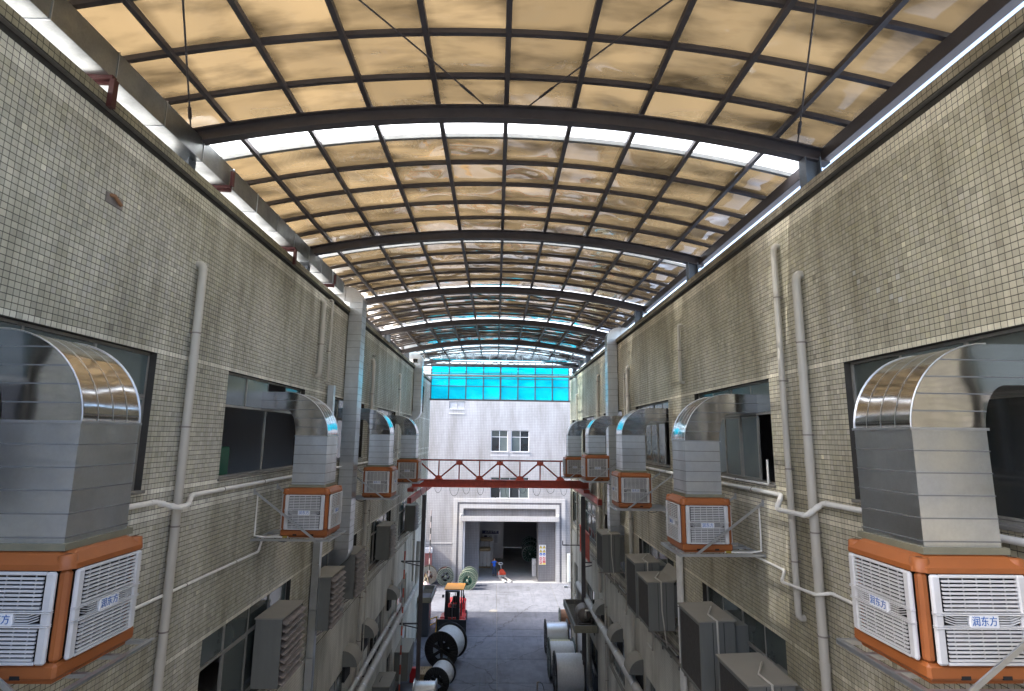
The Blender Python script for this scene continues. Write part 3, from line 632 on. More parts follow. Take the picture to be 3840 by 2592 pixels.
# window bands (white tile) and sills
for a, b, c, d in fops[:3]: F('window_sill', MB().box(a-.05, b+.05, -.06, .2, c+H0-.10, c+H0, .01).box(a-.1, b+.1, -.012, 0, c+H0-.55, c+H0-.3), M_fac_band)
def fwin(a, b, c, d, cols, tz, dark):
    mb = MB(); y0, y1 = .10, .16; fw = .06
    def bx(x0, x1, z0, z1): mb.box(x0, x1, y0, y1, z0+H0, z1+H0)
    bx(a, b, c, c+fw); bx(a, b, d-fw, d); bx(a, a+fw, c+fw, d-fw); bx(b-fw, b, c+fw, d-fw); bx(a+fw, b-fw, tz-fw/2, tz+fw/2)
    wd = (b-a)/cols
    for i in range(1, cols): bx(a+i*wd-fw/2, a+i*wd+fw/2, c+fw, d-fw)
    fr = F('window', mb, M_aluw)
    for i in range(cols):
        F('pane', MB().box(a+i*wd+.03, a+(i+1)*wd-.03, .125, .135, tz+.03+H0, d-.06+H0), M_glassg if not (dark[i] == 'D') else M_glassd, fr)
        F('pane', MB().box(a+i*wd+.03, a+(i+1)*wd-.03, .128, .138, c+.06+H0, tz-.03+H0), M_glassd if dark[i] in 'dD' else M_glass, fr)
fwin(-.55, 1.40, -1.73, .75, 2, -.02, 'df'); fwin(1.83, 3.95, -1.73, .75, 2, -.02, 'fD'); fwin(-.54, 3.95, -7.1, -4.7, 4, -5.4, 'dfdf')
# louvred vent
mb = MB().box(-5.68, -3.81, -.03, .05, 4.15+H0, 4.22+H0).box(-5.68, -3.81, -.03, .05, 3.15+H0, 3.22+H0).box(-4.78, -4.72, .0, .06, 3.22+H0, 4.15+H0)
vn = F('vent', mb, M_fac_band)
for i in range(6): F('slat', MB().add([(-5.64, .02, 3.24+H0+i*.155), (-3.85, .02, 3.24+H0+i*.155), (-3.85, .2, 3.36+H0+i*.155), (-5.64, .2, 3.36+H0+i*.155), (-5.64, .03, 3.22+H0+i*.155), (-3.85, .03, 3.22+H0+i*.155), (-3.85, .21, 3.34+H0+i*.155), (-5.64, .21, 3.34+H0+i*.155)], [(0, 1, 2, 3), (7, 6, 5, 4), (0, 4, 5, 1), (2, 6, 7, 3)]), M_aluw, vn)
F('vent_ledge', MB().box(-5.7, -3.8, -.03, 0, 2.6+H0, 2.75+H0), M_fac_band)
F('string_course', MB().box(-34, -4.85, -.025, 0, -12.25+H0, -12.1+H0), M_fac_band)
# stepped door frame: white / grey / white bands
def frame(x0, x1, zt, wd, y0, m, nm):
    mb = MB().box(x0, x0+wd, y0, 0, 0, zt+H0).box(x1-wd, x1, y0, 0, 0, zt+H0).box(x0+wd, x1-wd, y0, 0, zt-wd+H0, zt+H0); F(nm, mb, m)
frame(-4.78, 8.25, -7.13, .44, -.08, M_fac_band, 'door_frame'); frame(-4.34, 7.81, -7.57, .25, -.04, M_fac_dark, 'door_frame'); frame(-4.09, 7.56, -7.82, .44, -.10, M_fac_band, 'door_frame')
# recess with side walls, canopy slab, pillars
RC = 1.9
F('recess_wall', MB().quad((-3.65, -.1, 0), (-3.65, RC, 0), (-3.65, RC, -8.12+H0), (-3.65, -.1, -8.12+H0)).quad((7.12, -.1, 0), (7.12, RC, 0), (7.12, RC, -8.12+H0), (7.12, -.1, -8.12+H0)).quad((-3.65, 0, -8.121+H0), (7.12, 0, -8.121+H0), (7.12, RC, -8.121+H0), (-3.65, RC, -8.121+H0)), M_fac)
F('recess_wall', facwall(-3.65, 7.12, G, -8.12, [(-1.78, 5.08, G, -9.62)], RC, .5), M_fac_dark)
F('door_canopy', MB().box(-3.98, 7.45, -.75, RC-.02, -9.60+H0, -9.48+H0).box(-3.98, 7.45, -.75, -.63, -9.48+H0, -9.05+H0).box(-3.98, -3.86, -.63, -.11, -9.48+H0, -8.9+H0).box(7.33, 7.45, -.63, -.11, -9.48+H0, -8.9+H0), M_fac_band)
F('door_head', MB().box(-3.6, 7.08, .22, .30, -9.47+H0, -8.125+H0), M_fac_dark)
F('door_pillar', MB().box(5.12, 7.1, .35, RC-.03, 0, -9.61+H0, .02), M_fac_dark); F('door_pillar', MB().box(-3.62, -3.42, -.02, .5, 0, -9.61+H0, .02), M_white)
F('inner_wall', MB().box(-3.4, .95, 12.8, 12.95, 0, 7.0).box(.95, 1.25, 12.4, 13.0, 0, 7.0), mat('pale_inner_wall', (.72, .72, .74), .8))
# notice board indoors
nb = thing('notice_board', 'white notice board with a navy heading on the wall inside the loading door', 'notice board', (-.55, YF+12.78, G+1.75))
obj('board', MB().box(-1.15, 1.15, -.03, 0, 0, 1.85), M_white, nb); obj('board_frame', MB().box(-1.2, 1.2, -.05, .01, -.06, 0).box(-1.2, 1.2, -.05, .01, 1.85, 1.91).box(-1.2, -1.15, -.05, .01, 0, 1.85).box(1.15, 1.2, -.05, .01, 0, 1.85), M_galv, nb)
obj('heading_band', MB().box(-1.15, 1.15, -.038, -.031, 1.42, 1.85), M_navy, nb)
me = text_mesh('品质宣传栏', .34); o = obj('lettering', me, M_white, nb, (.1, -.042, 1.63)); o.rotation_euler = (PI/2, 0, 0)
mb = MB()
for i in range(5): mb.lathe([(0, 0), (.05, 0)], 'Y', (.05+.16*math.cos(i*1.257), -.036, 1.0+.16*math.sin(i*1.257)), 10)
for i in range(7): mb.box(.55, 1.0, -.036, -.032, .3+i*.14, .34+i*.14)
mb.box(-.85, -.45, -.036, -.032, 1.0, 1.2); obj('printed_notes', mb, M_navy, nb)
# safety sign board on the right pillar
sb = thing('safety_sign', 'tall safety sign of yellow triangles, blue discs and red bans beside the loading door', 'sign', (5.62, YF+.33, G+1.86))
obj('board', MB().box(-.40, .40, -.02, 0, 0, 2.2), M_white, sb)
def tri(cx, cz, r): return [(cx, cz+r), (cx-r*.92, cz-r*.62), (cx+r*.92, cz-r*.62)]
for r_ in range(2):
    for c_ in range(2):
        cx = -.19+.38*c_; cz = 1.98-.44*r_
        obj('warning_triangle', MB().prism(tri(cx, cz-.02, .19), 'Y', -.026, -.021), M_black, sb); t = obj('warning_triangle', MB().prism(tri(cx, cz-.025, .14), 'Y', -.030, -.0265), M_syel, sb)
        obj('warning_mark', MB().box(cx-.02, cx+.02, -.033, -.0305, cz-.06, cz+.05), M_black, sb)
        obj('caption', MB().box(cx-.15, cx+.15, -.026, -.021, cz-.21, cz-.17), M_syel, sb)
for c_ in range(2): obj('mandatory_disc', MB().lathe([(0, -.026), (.155, -.026), (.155, -.02)], 'Y', (-.19+.38*c_, 0, 1.17), 20), M_sblue, sb); obj('pictogram', MB().lathe([(0, -.029), (.06, -.029)], 'Y', (-.19+.38*c_, 0, 1.15), 10), M_white, sb)
for c_, r_ in ((0, 0), (1, 0), (0, 1)):
    cx, cz = -.19+.38*c_, .72-.40*r_
    obj('ban_ring', MB().lathe([(.10, -.026), (.15, -.026), (.15, -.02), (.10, -.02)], 'Y', (cx, 0, cz), 20, True), M_sred, sb); obj('ban_bar', MB().bar((cx-.09, -.025, cz+.09), (cx+.09, -.025, cz-.09), .008, .04, (1, 0, 1)), M_sred, sb)
    obj('caption', MB().box(cx-.15, cx+.15, -.026, -.021, cz-.21, cz-.17), M_sred, sb)
obj('stop_plate', MB().box(.03, .36, -.026, -.021, .22, .46), M_sred, sb); me = text_mesh('STOP', .13); o = obj('lettering', me, M_white, sb, (.195, -.028, .34)); o.rotation_euler = (PI/2, 0, 0)
obj('caption', MB().box(.03, .36, -.026, -.021, .04, .18), M_syel, sb); obj('caption', MB().box(-.36, -.02, -.026, -.021, .04, .12), M_syel, sb)
# ================================================================ unseen annex left of the yard, added to cast the facade's diagonal shadow, cabinet on the right
AX = thing('unseen_annex', 'unseen small building with a pink shutter, added left of the yard to shade the facade', 'building', (-13.6, 63.2, G))
obj('wall', MB().box(-3, 2.8, 0, 2.9, 0, 6.6), M_fac, AX); obj('roof_slab', MB().box(-3.2, 3.0, -.1, 2.95, 6.6, 6.85), M_fac_band, AX); obj('shutter', MB().box(2.8, 2.85, .4, 2.5, .1, 3.4), M_pink, AX)
for i in range(12): obj('shutter_slat', MB().box(2.85, 2.88, .45, 2.45, .2+i*.26, .38+i*.26), M_pink, AX)
sh = thing('roller_shutter', 'pink roller shutter with a white hood on the facade left of the loading door', 'shutter', (-8.0, YF-.03, G))
obj('curtain', MB().box(-1.0, .9, -.04, 0, .1, 3.2), M_pink, sh)
for i in range(11): obj('slat', MB().box(-.98, .88, -.06, -.041, .15+i*.28, .36+i*.28), M_pink, sh)
obj('hood', MB().box(-1.05, .95, -.45, 0, 3.2, 3.75, .03), M_white, sh)
cb = thing('grey_cabinet', 'pale grey metal cabinet against the facade right of the loading door', 'cabinet', (9.0, YF-.35, G))
obj('body', MB().box(-.55, .7, 0, .33, .1, 3.2, .02), mat('pale_grey_paint', (.50, .54, .54), .5), cb); obj('door', MB().box(-.5, .05, -.02, 0, .2, 3.1, .008), MATS['pale_grey_paint'], cb); obj('door', MB().box(.09, .65, -.02, 0, .2, 3.1, .008), MATS['pale_grey_paint'], cb)
# ================================================================ cyan gable screen with truss, duct and pipe before it
SC = thing('gable_screen', 'bright cyan plastic glazed screen hanging below the far end of the canopy', 'screen', (0, 49.0, 0))
sx = [-5.87, -4.29, -2.76, -1.21, .32, 1.88, 3.43, 4.97, 6.47]; sz = [3.2, 4.42, 5.13, 5.59, 6.38]
for x in sx: obj('mullion', MB().box(x-.045 if x != .32 else x-.07, x+.045 if x != .32 else x+.07, -.05, .05, sz[0], sz[-1]+.25), M_steel, SC)
for i, z in enumerate(sz): obj('transom', MB().box(sx[0]-.1, sx[-1]+.1, -.045, .045, z-(.07 if i in (0, 4) else .025), z+(.07 if i in (0, 4) else .025)), M_steel, SC)
for a, b in zip(sx, sx[1:]):
    for c, d in zip(sz, sz[1:]): obj('pane', MB().box(a+.03, b-.03, -.006, .006, c+.03, d-.03), M_cyan, SC)
tr = thing('roof_truss', 'flat dark steel lattice truss in front of the cyan screen', 'truss', (0, 45.6, 5.82))
obj('chord', MB().bar((-6.3, 0, 0), (7.3, 0, 0), .08), M_steel, tr); obj('chord', MB().bar((-6.3, 0, .36), (7.3, 0, .36), .08), M_steel, tr); obj('chord', MB().bar((-6.3, .5, 0), (7.3, .5, 0), .06), M_steel, tr)
for i in range(10):
    x = -6.2+i*1.34; obj('diagonal', MB().bar((x, 0, .02), (x+.67, 0, .34), .05), M_steel, tr); obj('diagonal', MB().bar((x+.67, 0, .34), (x+1.34, 0, .02), .05), M_steel, tr); obj('diagonal', MB().bar((x, 0, 0), (x+.67, .5, 0), .04), M_steel, tr)
cd = thing('cross_duct', 'square galvanised duct crossing under the canopy above the cyan screen', 'duct', (0, 44.7, 6.15))
obj('sheet_metal', MB().box(-6.1, 7.6, -.28, .28, .06, .56, .01), M_galv_sh, cd)
for i in range(11): obj('flange', MB().box(-6.0+i*1.34, -5.95+i*1.34, -.31, .31, .03, .59), M_galv, cd)
cp = thing('cross_pipe', 'horizontal pipe with thin sagging wires crossing in front of the cyan screen', 'pipe', (0, 44.5, 4.88))
obj('pipe', MB().tube([(-6.2, 0, -.02), (6.9, 0, .03)], .085, 12), M_pvc, cp)
for k in range(3):
    pts = [(-6.2+13*i/14, -.1+.05*k, .35+.12*k*math.sin(PI*i/14)+.18*math.sin(PI*i/14)*(k-.3)) for i in range(15)]; obj('wire', MB().tube(pts, .014, 5), M_black, cp)
for i in range(6): x = -4.5+i*1.9; obj('hanger', MB().bar((x, 0, .05), (x, -.05, .42), .025), M_black, cp)
# ================================================================ red bridge crane
CR = thing('bridge_crane', 'red steel bridge crane girder with a triangulated railing truss spanning the alley', 'crane', (0, 37.8, -3.1))
obj('girder', MB().box(-5.55, 6.30, -.22, .22, -.26, -.22).box(-5.55, 6.30, -.22, .22, .20, .24).box(-5.55, 6.30, -.05, .05, -.22, .20).box(-5.55, 6.3, .17, .21, -.22, .2), M_red, CR)
obj('top_chord', MB().box(-5.5, 4.9, -.05, .05, 1.46, 1.56), M_maroon, CR)
nod = [-3.8, -1.07, 1.65, 4.38]
for i, x in enumerate([-5.16]+[ (a+b)/2 for a, b in zip(nod, nod[1:])]+[5.75]):
    for b in nod:
        if abs(b-x) < 1.5:
            obj('diagonal', MB().bar((x, 0, 1.44), (b, 0, .28), .10, .10), M_maroon, CR)
for x in nod: obj('gusset', MB().prism([(x-.3, .245), (x+.3, .245), (x+.12, .5), (x-.12, .5)], 'Y', -.07, .07), M_red, CR); obj('post', MB().box(x-.04, x+.04, -.04, .04, .5, 1.45), M_maroon, CR)
for x in [(a+b)/2 for a, b in zip(nod, nod[1:])]: obj('gusset', MB().prism([(x-.22, 1.45), (x+.22, 1.45), (x+.2, 1.2), (x-.2, 1.2)], 'Y', -.07, .07), M_red, CR); obj('post', MB().box(x-.04, x+.04, -.04, .04, .25, 1.2), M_maroon, CR)
for x in (-5.5, 6.0): obj('end_carriage', MB().box(x-.2, x+.2, -1.0, 1.0, -.5, -.27, .02), M_maroon, CR)
cl = thing('festoon_cable', 'black festoon cable hanging in loops under the red crane girder', 'cable', (0, 37.5, -3.38))
for i in range(11):
    x = -4.9+i*.93+random.uniform(-.05, .05); w_ = random.uniform(.38, .62); dp = random.uniform(.3, .62)
    obj('loop', MB().tube([(x+w_*math.cos(PI-PI*t/10)*.5+w_*.5, 0, -dp*math.sin(PI*t/10)) for t in range(11)], .013, 5), M_black, cl)
for s, x, lb in ((-1, -4.75, 'left'), (1, 5.95, 'right')):
    rb = thing('crane_runway', 'dark steel runway beam and columns of the crane along the %s wall' % lb, 'crane runway', (x-.05*s, 0, 0))
    obj('column', MB().box(-.12, .12, 37.68, 37.70, G, -3.9).box(-.12, .12, 37.92, 37.94, G, -3.9).box(-.012, .012, 37.70, 37.92, G, -3.9), M_steel, rb)
    obj('runway_beam', MB().box(-.12+.35*s, .12+.35*s, 33.5, 47.0, -3.95, -3.62), M_maroon, rb)
    for z in (-8.1, -11.9): obj('wall_bracket', MB().bar((0, 37.8, z), (1.35*s, 37.8, z), .08).bar((0, 37.8, z-.3), (1.35*s, 37.8, z-.02), .06), M_steel, rb)
# ================================================================ building at the near end, behind the viewpoint
NB = thing('rear_building', 'beige building closing the near end of the alley behind the viewpoint', 'building', (0, -7.0, G)); obj('wall', MB().box(-30, 30, -8, 0, -.3, 20.5), M_wallwht, NB); obj('parapet', MB().box(-30.1, 30.1, -8.1, .1, 20.5, 21.0), M_fac_band, NB)
# ================================================================ evaporative coolers
BADGE = text_mesh('润东方', .092, .0015)
def grille_parts(detail):
    """local: faces -Y, x along the width, z up; returns builder that parents to a cooler"""
    fr = MB(); W_ = .515
    for s in (-1, 1): fr.box(s*W_, s*(W_-.10), -.055, .0, .185, .985, .018)
    for z in (.185, .957): fr.box(-W_+.1, W_-.1, -.05, -.01, z, z+.028, .006)
    for z in (.505, .625):
        fr.box(-W_-.006, W_+.006, -.068, -.012, z, z+.012, .004); fr.box(-W_-.006, W_+.006, -.064, -.012, z+.018, z+.026, .003)
    for x in (-.3, -.15, 0, .15, .3): fr.box(x-.005, x+.005, -.022, -.012, .21, .505); fr.box(x-.005, x+.005, -.022, -.012, .65, .957)
    fm = fr.mesh('grille'); fm.materials.append(M_wplast)
    def blade(x0, x1): 
        return MB().add([(x0, -.052, 0), (x1, -.052, 0), (x1, -.052, .019), (x0, -.052, .019), (x0, -.034, .002), (x1, -.034, .002), (x1, -.034, .020), (x0, -.034, .020)], [(3, 2, 1, 0), (4, 5, 6, 7), (0, 1, 5, 4), (1, 2, 6, 5), (2, 3, 7, 6), (3, 0, 4, 7)])
    sm = blade(-.40, .40).mesh('slat'); sm.materials.append(M_wplast)
    mid = []
    for s in (-1, 1):
        b = MB()
        pts = [(s*.16, 0), (s*.30, 0), (s*.40, .03)]
        for (xa, za), (xb, zb) in zip(pts, pts[1:]): b.add([(xa, -.05, za), (xb, -.05, zb), (xb, -.05, zb+.009), (xa, -.05, za+.009), (xa, -.03, za+.001), (xb, -.03, zb+.001), (xb, -.03, zb+.010), (xa, -.03, za+.010)], [(3, 2, 1, 0), (4, 5, 6, 7), (0, 1, 5, 4), (1, 2, 6, 5), (2, 3, 7, 6), (3, 0, 4, 7)])
        m_ = b.mesh('slat'); m_.materials.append(M_wplast); mid.append(m_)
    zs_ = [.222+.0355*i for i in range(8)]+[.664+.0365*i for i in range(8)]
    mz = [.535+.022*i for i in range(4)]
    bd = MB().box(-.155, .155, -.066, -.02, .520, .628, .004).mesh('badge'); bd.materials.append(M_badge)
    if not BADGE.materials: BADGE.materials.append(M_bblue)
    joined = MB()
    for z in zs_: q = blade(-.40, .40); joined.add([(x, y, c+z) for x, y, c in q.v], q.f)
    jm = joined.mesh('slats'); jm.materials.append(M_wplast)
    def make(parent, loc, rz):
        g = link(bpy.data.objects.new('grille', fm), parent, loc, rz)
        if detail:
            for z in zs_: link(bpy.data.objects.new('slat', sm), g, (0, 0, z))
        else: link(bpy.data.objects.new('slats', jm), g)
        for z in mz:
            for m_ in mid: link(bpy.data.objects.new('slat', m_), g, (0, 0, z))
        b = link(bpy.data.objects.new('badge', bd), g)
        t = link(bpy.data.objects.new('lettering', BADGE), g, (0, -.0685, .574)); t.rotation_euler = (PI/2, 0, 0)
        return g
    return make
def make_cooler(detail):
    t = thing('evaporative_cooler', 'tmp', 'cooler')
    A = .60
    obj('core', MB().box(-A+.085, A-.085, -A+.085, A-.085, .02, 1.0), M_dark, t)
    bt = MB().box(-A-.01, A+.01, -A-.01, A+.01, .035, .185, .03).box(-A+.05, A-.05, -A+.05, A-.05, 0, .035)
    o = obj('base_tray', bt, M_orange, t)
    for s in (-1, 1):
        for x in (-.22, .22): obj('drain_slot', MB().box(x-.05, x+.05, s*(A+.011), s*(A-.03), .05, .085), M_dark, o)
    for sx_ in (-1, 1):
        for sy_ in (-1, 1): obj('corner_post', MB().box(sx_*A, sx_*(A-.105), sy_*A, sy_*(A-.105), .186, .995, .03), M_orange, t)
    zc = [(.995, A+.03), (1.045, A+.03), (1.06, A+.015), (1.13, A-.06), (1.15, A-.10)]
    v = []; 
    for z, a in zc:
        c = .10
        v += [(-a+c, -a, z), (a-c, -a, z), (a, -a+c, z), (a, a-c, z), (a-c, a, z), (-a+c, a, z), (-a, a-c, z), (-a, -a+c, z)]
    f = [tuple(reversed(range(8))), tuple(range(32, 40))]+[(r*8+k, r*8+(k+1) % 8, r*8+8+(k+1) % 8, r*8+8+k) for r in range(4) for k in range(8)]
    tc = obj('top_cover', MB().add(v, f), M_orange, t)
    for sx_ in (-1, 1):
        for sy_ in (-1, 1):
            lg = obj('lifting_lug', MB().lathe([(0, 1.128), (.05, 1.128), (.085, 1.118), (.10, 1.0)], 'Z', (sx_*(A-.075), sy_*(A-.075), 0), 16), M_orange, tc); 
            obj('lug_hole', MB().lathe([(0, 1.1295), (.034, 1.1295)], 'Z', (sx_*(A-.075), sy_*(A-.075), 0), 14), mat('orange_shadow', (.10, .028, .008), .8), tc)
    mk = grille_parts(detail)
    for k in range(4): mk(t, (math.sin(k*PI/2)*(A), -math.cos(k*PI/2)*(A), 0), k*PI/2)
    return t
PC = {True: make_cooler(True), False: make_cooler(False)}
COOL = [('L', 6.72, -1.28, True, 'nearest orange and white cooler on the left, cut by the photo edge'), ('L', 15.72, -1.43, True, 'second orange and white cooler from the camera on the left wall'), ('L', 24.6, -1.36, False, 'third orange and white cooler along the left wall, behind the tall grey duct'), ('L', 32.6, -1.36, False, 'farthest orange and white cooler on the left wall, beside the red crane'),
        ('R', 6.62, -1.23, True, 'nearest orange and white cooler on the right, cut by the photo edge'), ('R', 14.2, -1.43, True, 'second orange and white cooler from the camera on the right wall'), ('R', 21.1, -1.27, False, 'third orange and white cooler along the right wall'), ('R', 28.6, -.88, False, 'fourth cooler on the right wall, mounted higher than its neighbours'), ('R', 36.6, -1.27, False, 'farthest orange and white cooler on the right wall, above the crane end')]
used = {True: False, False: False}
def first_or_copy(d):
    if not used[d]: used[d] = True; return PC[d]
    return copy_tree(PC[d])
CX = {'L': -5.00, 'R': 5.12}
SC_ = 1.03
for side, y, zt, det, lb in COOL:
    o = first_or_copy(det); o.location = (CX[side], y, zt+.03-1.15*1.11); o.scale = (1, 1, 1.11); o.rotation_euler = (0, 0, random.uniform(-.014, .014)); o['label'] = lb; o['category'] = 'cooler'; o['group'] = 'orange evaporative coolers on the walls'
# ---------------------------------------------------------------- elbow ducts above the coolers
def elbow_duct(side, y, zt, lb, first):
    n = 1 if side == 'L' else -1; Xw = XL if side == 'L' else XR; xo = CX[side]+n*.42; t = thing('elbow_duct', lb, 'duct', (xo, y, zt), 'galvanised elbow ducts of the coolers')
    zb = 1.33 if zt < -1.0 else .95                    # height of the riser
    R_ = max(.98, min(1.2, 1.14-zt-zb)); xi = -n*.87; h = .50
    obj('riser', MB().box(0, xi, -h, h, .0, zb), M_galv_du, t)
    outer = [(-n*R_+n*R_*math.cos(a), zb+R_*math.sin(a)) for a in [PI/2*i/14 for i in range(15)]]
    xin, zin = .30, R_-.48; IX = lambda a: -n*(.87+xin)+n*xin*math.cos(a)
    inner = [(IX(a), zb+zin*math.sin(a)) for a in [PI/2*i/10 for i in range(11)]]
    xe = (Xw-n*.33)-xo
    poly = outer+[(xe, zb+R_), (xe, zb+zin)]+list(reversed(inner))
    el = MB()
    m_ = len(poly); v = [(x, -h, z) for x, z in poly]+[(x, h, z) for x, z in poly]
    el.add(v, [(i, (i+1) % m_, m_+(i+1) % m_, m_+i) for i in range(m_)], False)
    # side cheeks as a strip between outer and inner curve
    ol = outer+[(xe, zb+R_)]; il = []
    for i in range(len(ol)):
        u = i/(len(outer)-1)
        if i < len(outer): a = PI/2*u; il.append((IX(a), zb+zin*math.sin(a)))
        else: il.append((xe, zb+zin))
    for s in (-h, h):
        k = len(ol); el.add([(x, s, z) for x, z in ol]+[(x, s, z) for x, z in il], [(i, i+1, k+i+1, k+i) for i in range(k-1)])
    me = el.mesh('elbow')
    for p in me.polygons: p.use_smooth = abs(p.normal.y) < .5
    obj('elbow', me, M_galv_sh, t)
    for i in range(6):
        z = .10+i*.245
        if z > zb: break
        e = .007; obj('seam', MB().box(n*e, xi-n*e, -h-e, h+e, z, z+.014), M_seam, t)
    obj('flange', MB().box(n*.02, xi-n*.02, -h-.02, h+.02, zb-.012, zb+.018), M_galv_s, t)
    obj('base_flange', MB().box(n*.05, xi-n*.05, -h-.05, h+.05, -.02, .05), mat('olive_flange', (.20, .19, .13), .6, noise=.4, nscale=6), t)
    # horizontal joints on the cheeks
    for i in range(1, 5):
        z = zb+R_*i/5
        xa = -n*R_+n*math.sqrt(max(0, R_**2-(z-zb)**2)); 
        if z-zb < zin: xb = IX(math.asin((z-zb)/zin))
        else: xb = xe
        obj('seam', MB().box(xa-n*.01, xb, -h-.007, -h, z, z+.014), M_seam, t); obj('seam', MB().box(xa-n*.01, xb, h, h+.007, z, z+.014), M_seam, t)
    for yy in (-.25, 0, .25): 
        mb = MB()
        pts = [(-n*R_+n*(R_+.005)*math.cos(a), zb+(R_+.005)*math.sin(a)) for a in [PI/2*i/14 for i in range(15)]]
        for (xa, za), (xb, zb_) in zip(pts, pts[1:]): mb.add([(xa, yy-.006, za), (xa, yy+.006, za), (xb, yy+.006, zb_), (xb, yy-.006, zb_)], [(0, 1, 2, 3)])
        obj('rib', mb, M_galv, t)
    for s in (-h, h):
        pts = [(-n*R_+n*(R_+.004)*math.cos(a), s, zb+(R_+.004)*math.sin(a)) for a in [PI/2*i/14 for i in range(15)]]; obj('edge_bead', MB().tube(pts, .010, 5), M_galv, t)
    return t
names = ['nearest galvanised elbow duct on the left, rising into a window', 'elbow duct above the second cooler on the left wall', 'elbow duct above the third cooler on the left wall, behind the tall duct', 'elbow duct above the farthest cooler on the left wall', 'nearest galvanised elbow duct on the right, rising into a window', 'elbow duct above the second cooler on the right wall', 'elbow duct above the third cooler on the right wall', 'elbow duct above the fourth, higher cooler on the right wall', 'elbow duct above the farthest cooler on the right wall']
for (side, y, zt, det, _), lb in zip(COOL, names): elbow_duct(side, y+.02, zt+.05, lb, None)
# ---------------------------------------------------------------- platforms
pl = ['of the nearest left cooler', 'of the second left cooler', 'of the third left cooler', 'of the farthest left cooler', 'of the nearest right cooler', 'of the second right cooler', 'of the third right cooler', 'of the fourth right cooler', 'of the farthest right cooler']
for (side, y, zt, det, _), lb in zip(COOL, pl):
    n = 1 if side == 'L' else -1; Xw = XL if side == 'L' else XR; zb = zt+.03-1.15*1.11; xi = CX[side]+n*.72; t = thing('wall_platform', 'galvanised angle steel wall platform '+lb, 'platform', (Xw, y, zb), 'galvanised platforms under the coolers')
    w_ = xi-Xw
    def ang(p, q):  # L-profile
        mb = MB(); p = Vector(p); q = Vector(q); mb.bar(p, q, .012, .055); d = (q-p).normalized(); s_ = d.cross(Vector((0, 0, 1)))*.03; mb.bar(p+s_+Vector((0, 0, .03)), q+s_+Vector((0, 0, .03)), .06, .010); return mb
    for yy in (-.72, -.25, .25, .72): obj('cross_bar', ang((0, yy, -.04), (w_, yy, -.04)), M_galv_s, t)
    obj('front_bar', ang((w_+n*.006, -.78, -.045), (w_+n*.006, .78, -.045)), M_galv_s, t); obj('wall_bar', ang((n*.02, -.78, -.045), (n*.02, .78, -.045)), M_galv_s, t)
    for yy in (-.76, .76): obj('tie_bar', MB().bar((n*.01, yy, 1.18), (w_*.82, yy, -.02), .02, .055), M_galv_s, t); obj('anchor_plate', MB().box(0, n*.015, yy-.05, yy+.05, 1.1, 1.26), M_galv_s, t)
    pts = [(n*.5+n*.3*math.cos(PI*i/8), -.2+.5*i/8, -.06-.16*math.sin(PI*i/8)) for i in range(9)]; obj('hose', MB().tube(pts, .014, 6), M_black, t)
    if det: obj('supply_pipe', MB().tube([(n*.06, -.66, 1.08), (n*.06, -.66, .06), (n*.35, -.66, .02), (w_*.45, -.60, .02)], .02, 8), M_pvcw, t); obj('valve', MB().box(w_*.38, w_*.44, -.64, -.59, .0, .05, .008), M_brass, t)
# ================================================================ long ducts
pd = thing('parapet_duct', 'rectangular galvanised duct running along the top of the left wall', 'duct', (-6.2, 0, 5.56))
jy = [1.6+1.31*i for i in range(15)]+[21.5]
for i, (a, b) in enumerate(zip(jy, jy[1:])): obj('duct_section', MB().box(-.78, 0, a+.008, b-.008, 0, .49, .006), M_galv_dk, pd)
for b in jy[1:-1]: obj('joint', MB().box(-.80, .014, b-.007, b+.007, -.015, .505), M_galv_du, pd)
for i, (y, up_) in enumerate(((8.05, 0), (11.9, 1), (16.0, 0), (20.0, 1))):
    t = thing('duct_bracket', ['dark red angle bracket nearest the camera under the parapet duct', 'second dark red bracket from the camera under the parapet duct', 'third dark red bracket from the camera under the parapet duct', 'farthest dark red bracket under the parapet duct'][i], 'bracket', (-6.14, y, 5.5), 'dark red brackets of the parapet duct')
    obj('arm', MB().box(-.7, .0, -.05, .05, -.01, .055).box(-.7, 0, .03, .05, -.07, -.01), M_bracket, t)
    obj('upright', MB().box(-.04, .04, -.05, .05, -.48, -.012) if not up_ else MB().box(-.01, .05, -.05, .05, .056, .40), M_bracket, t)
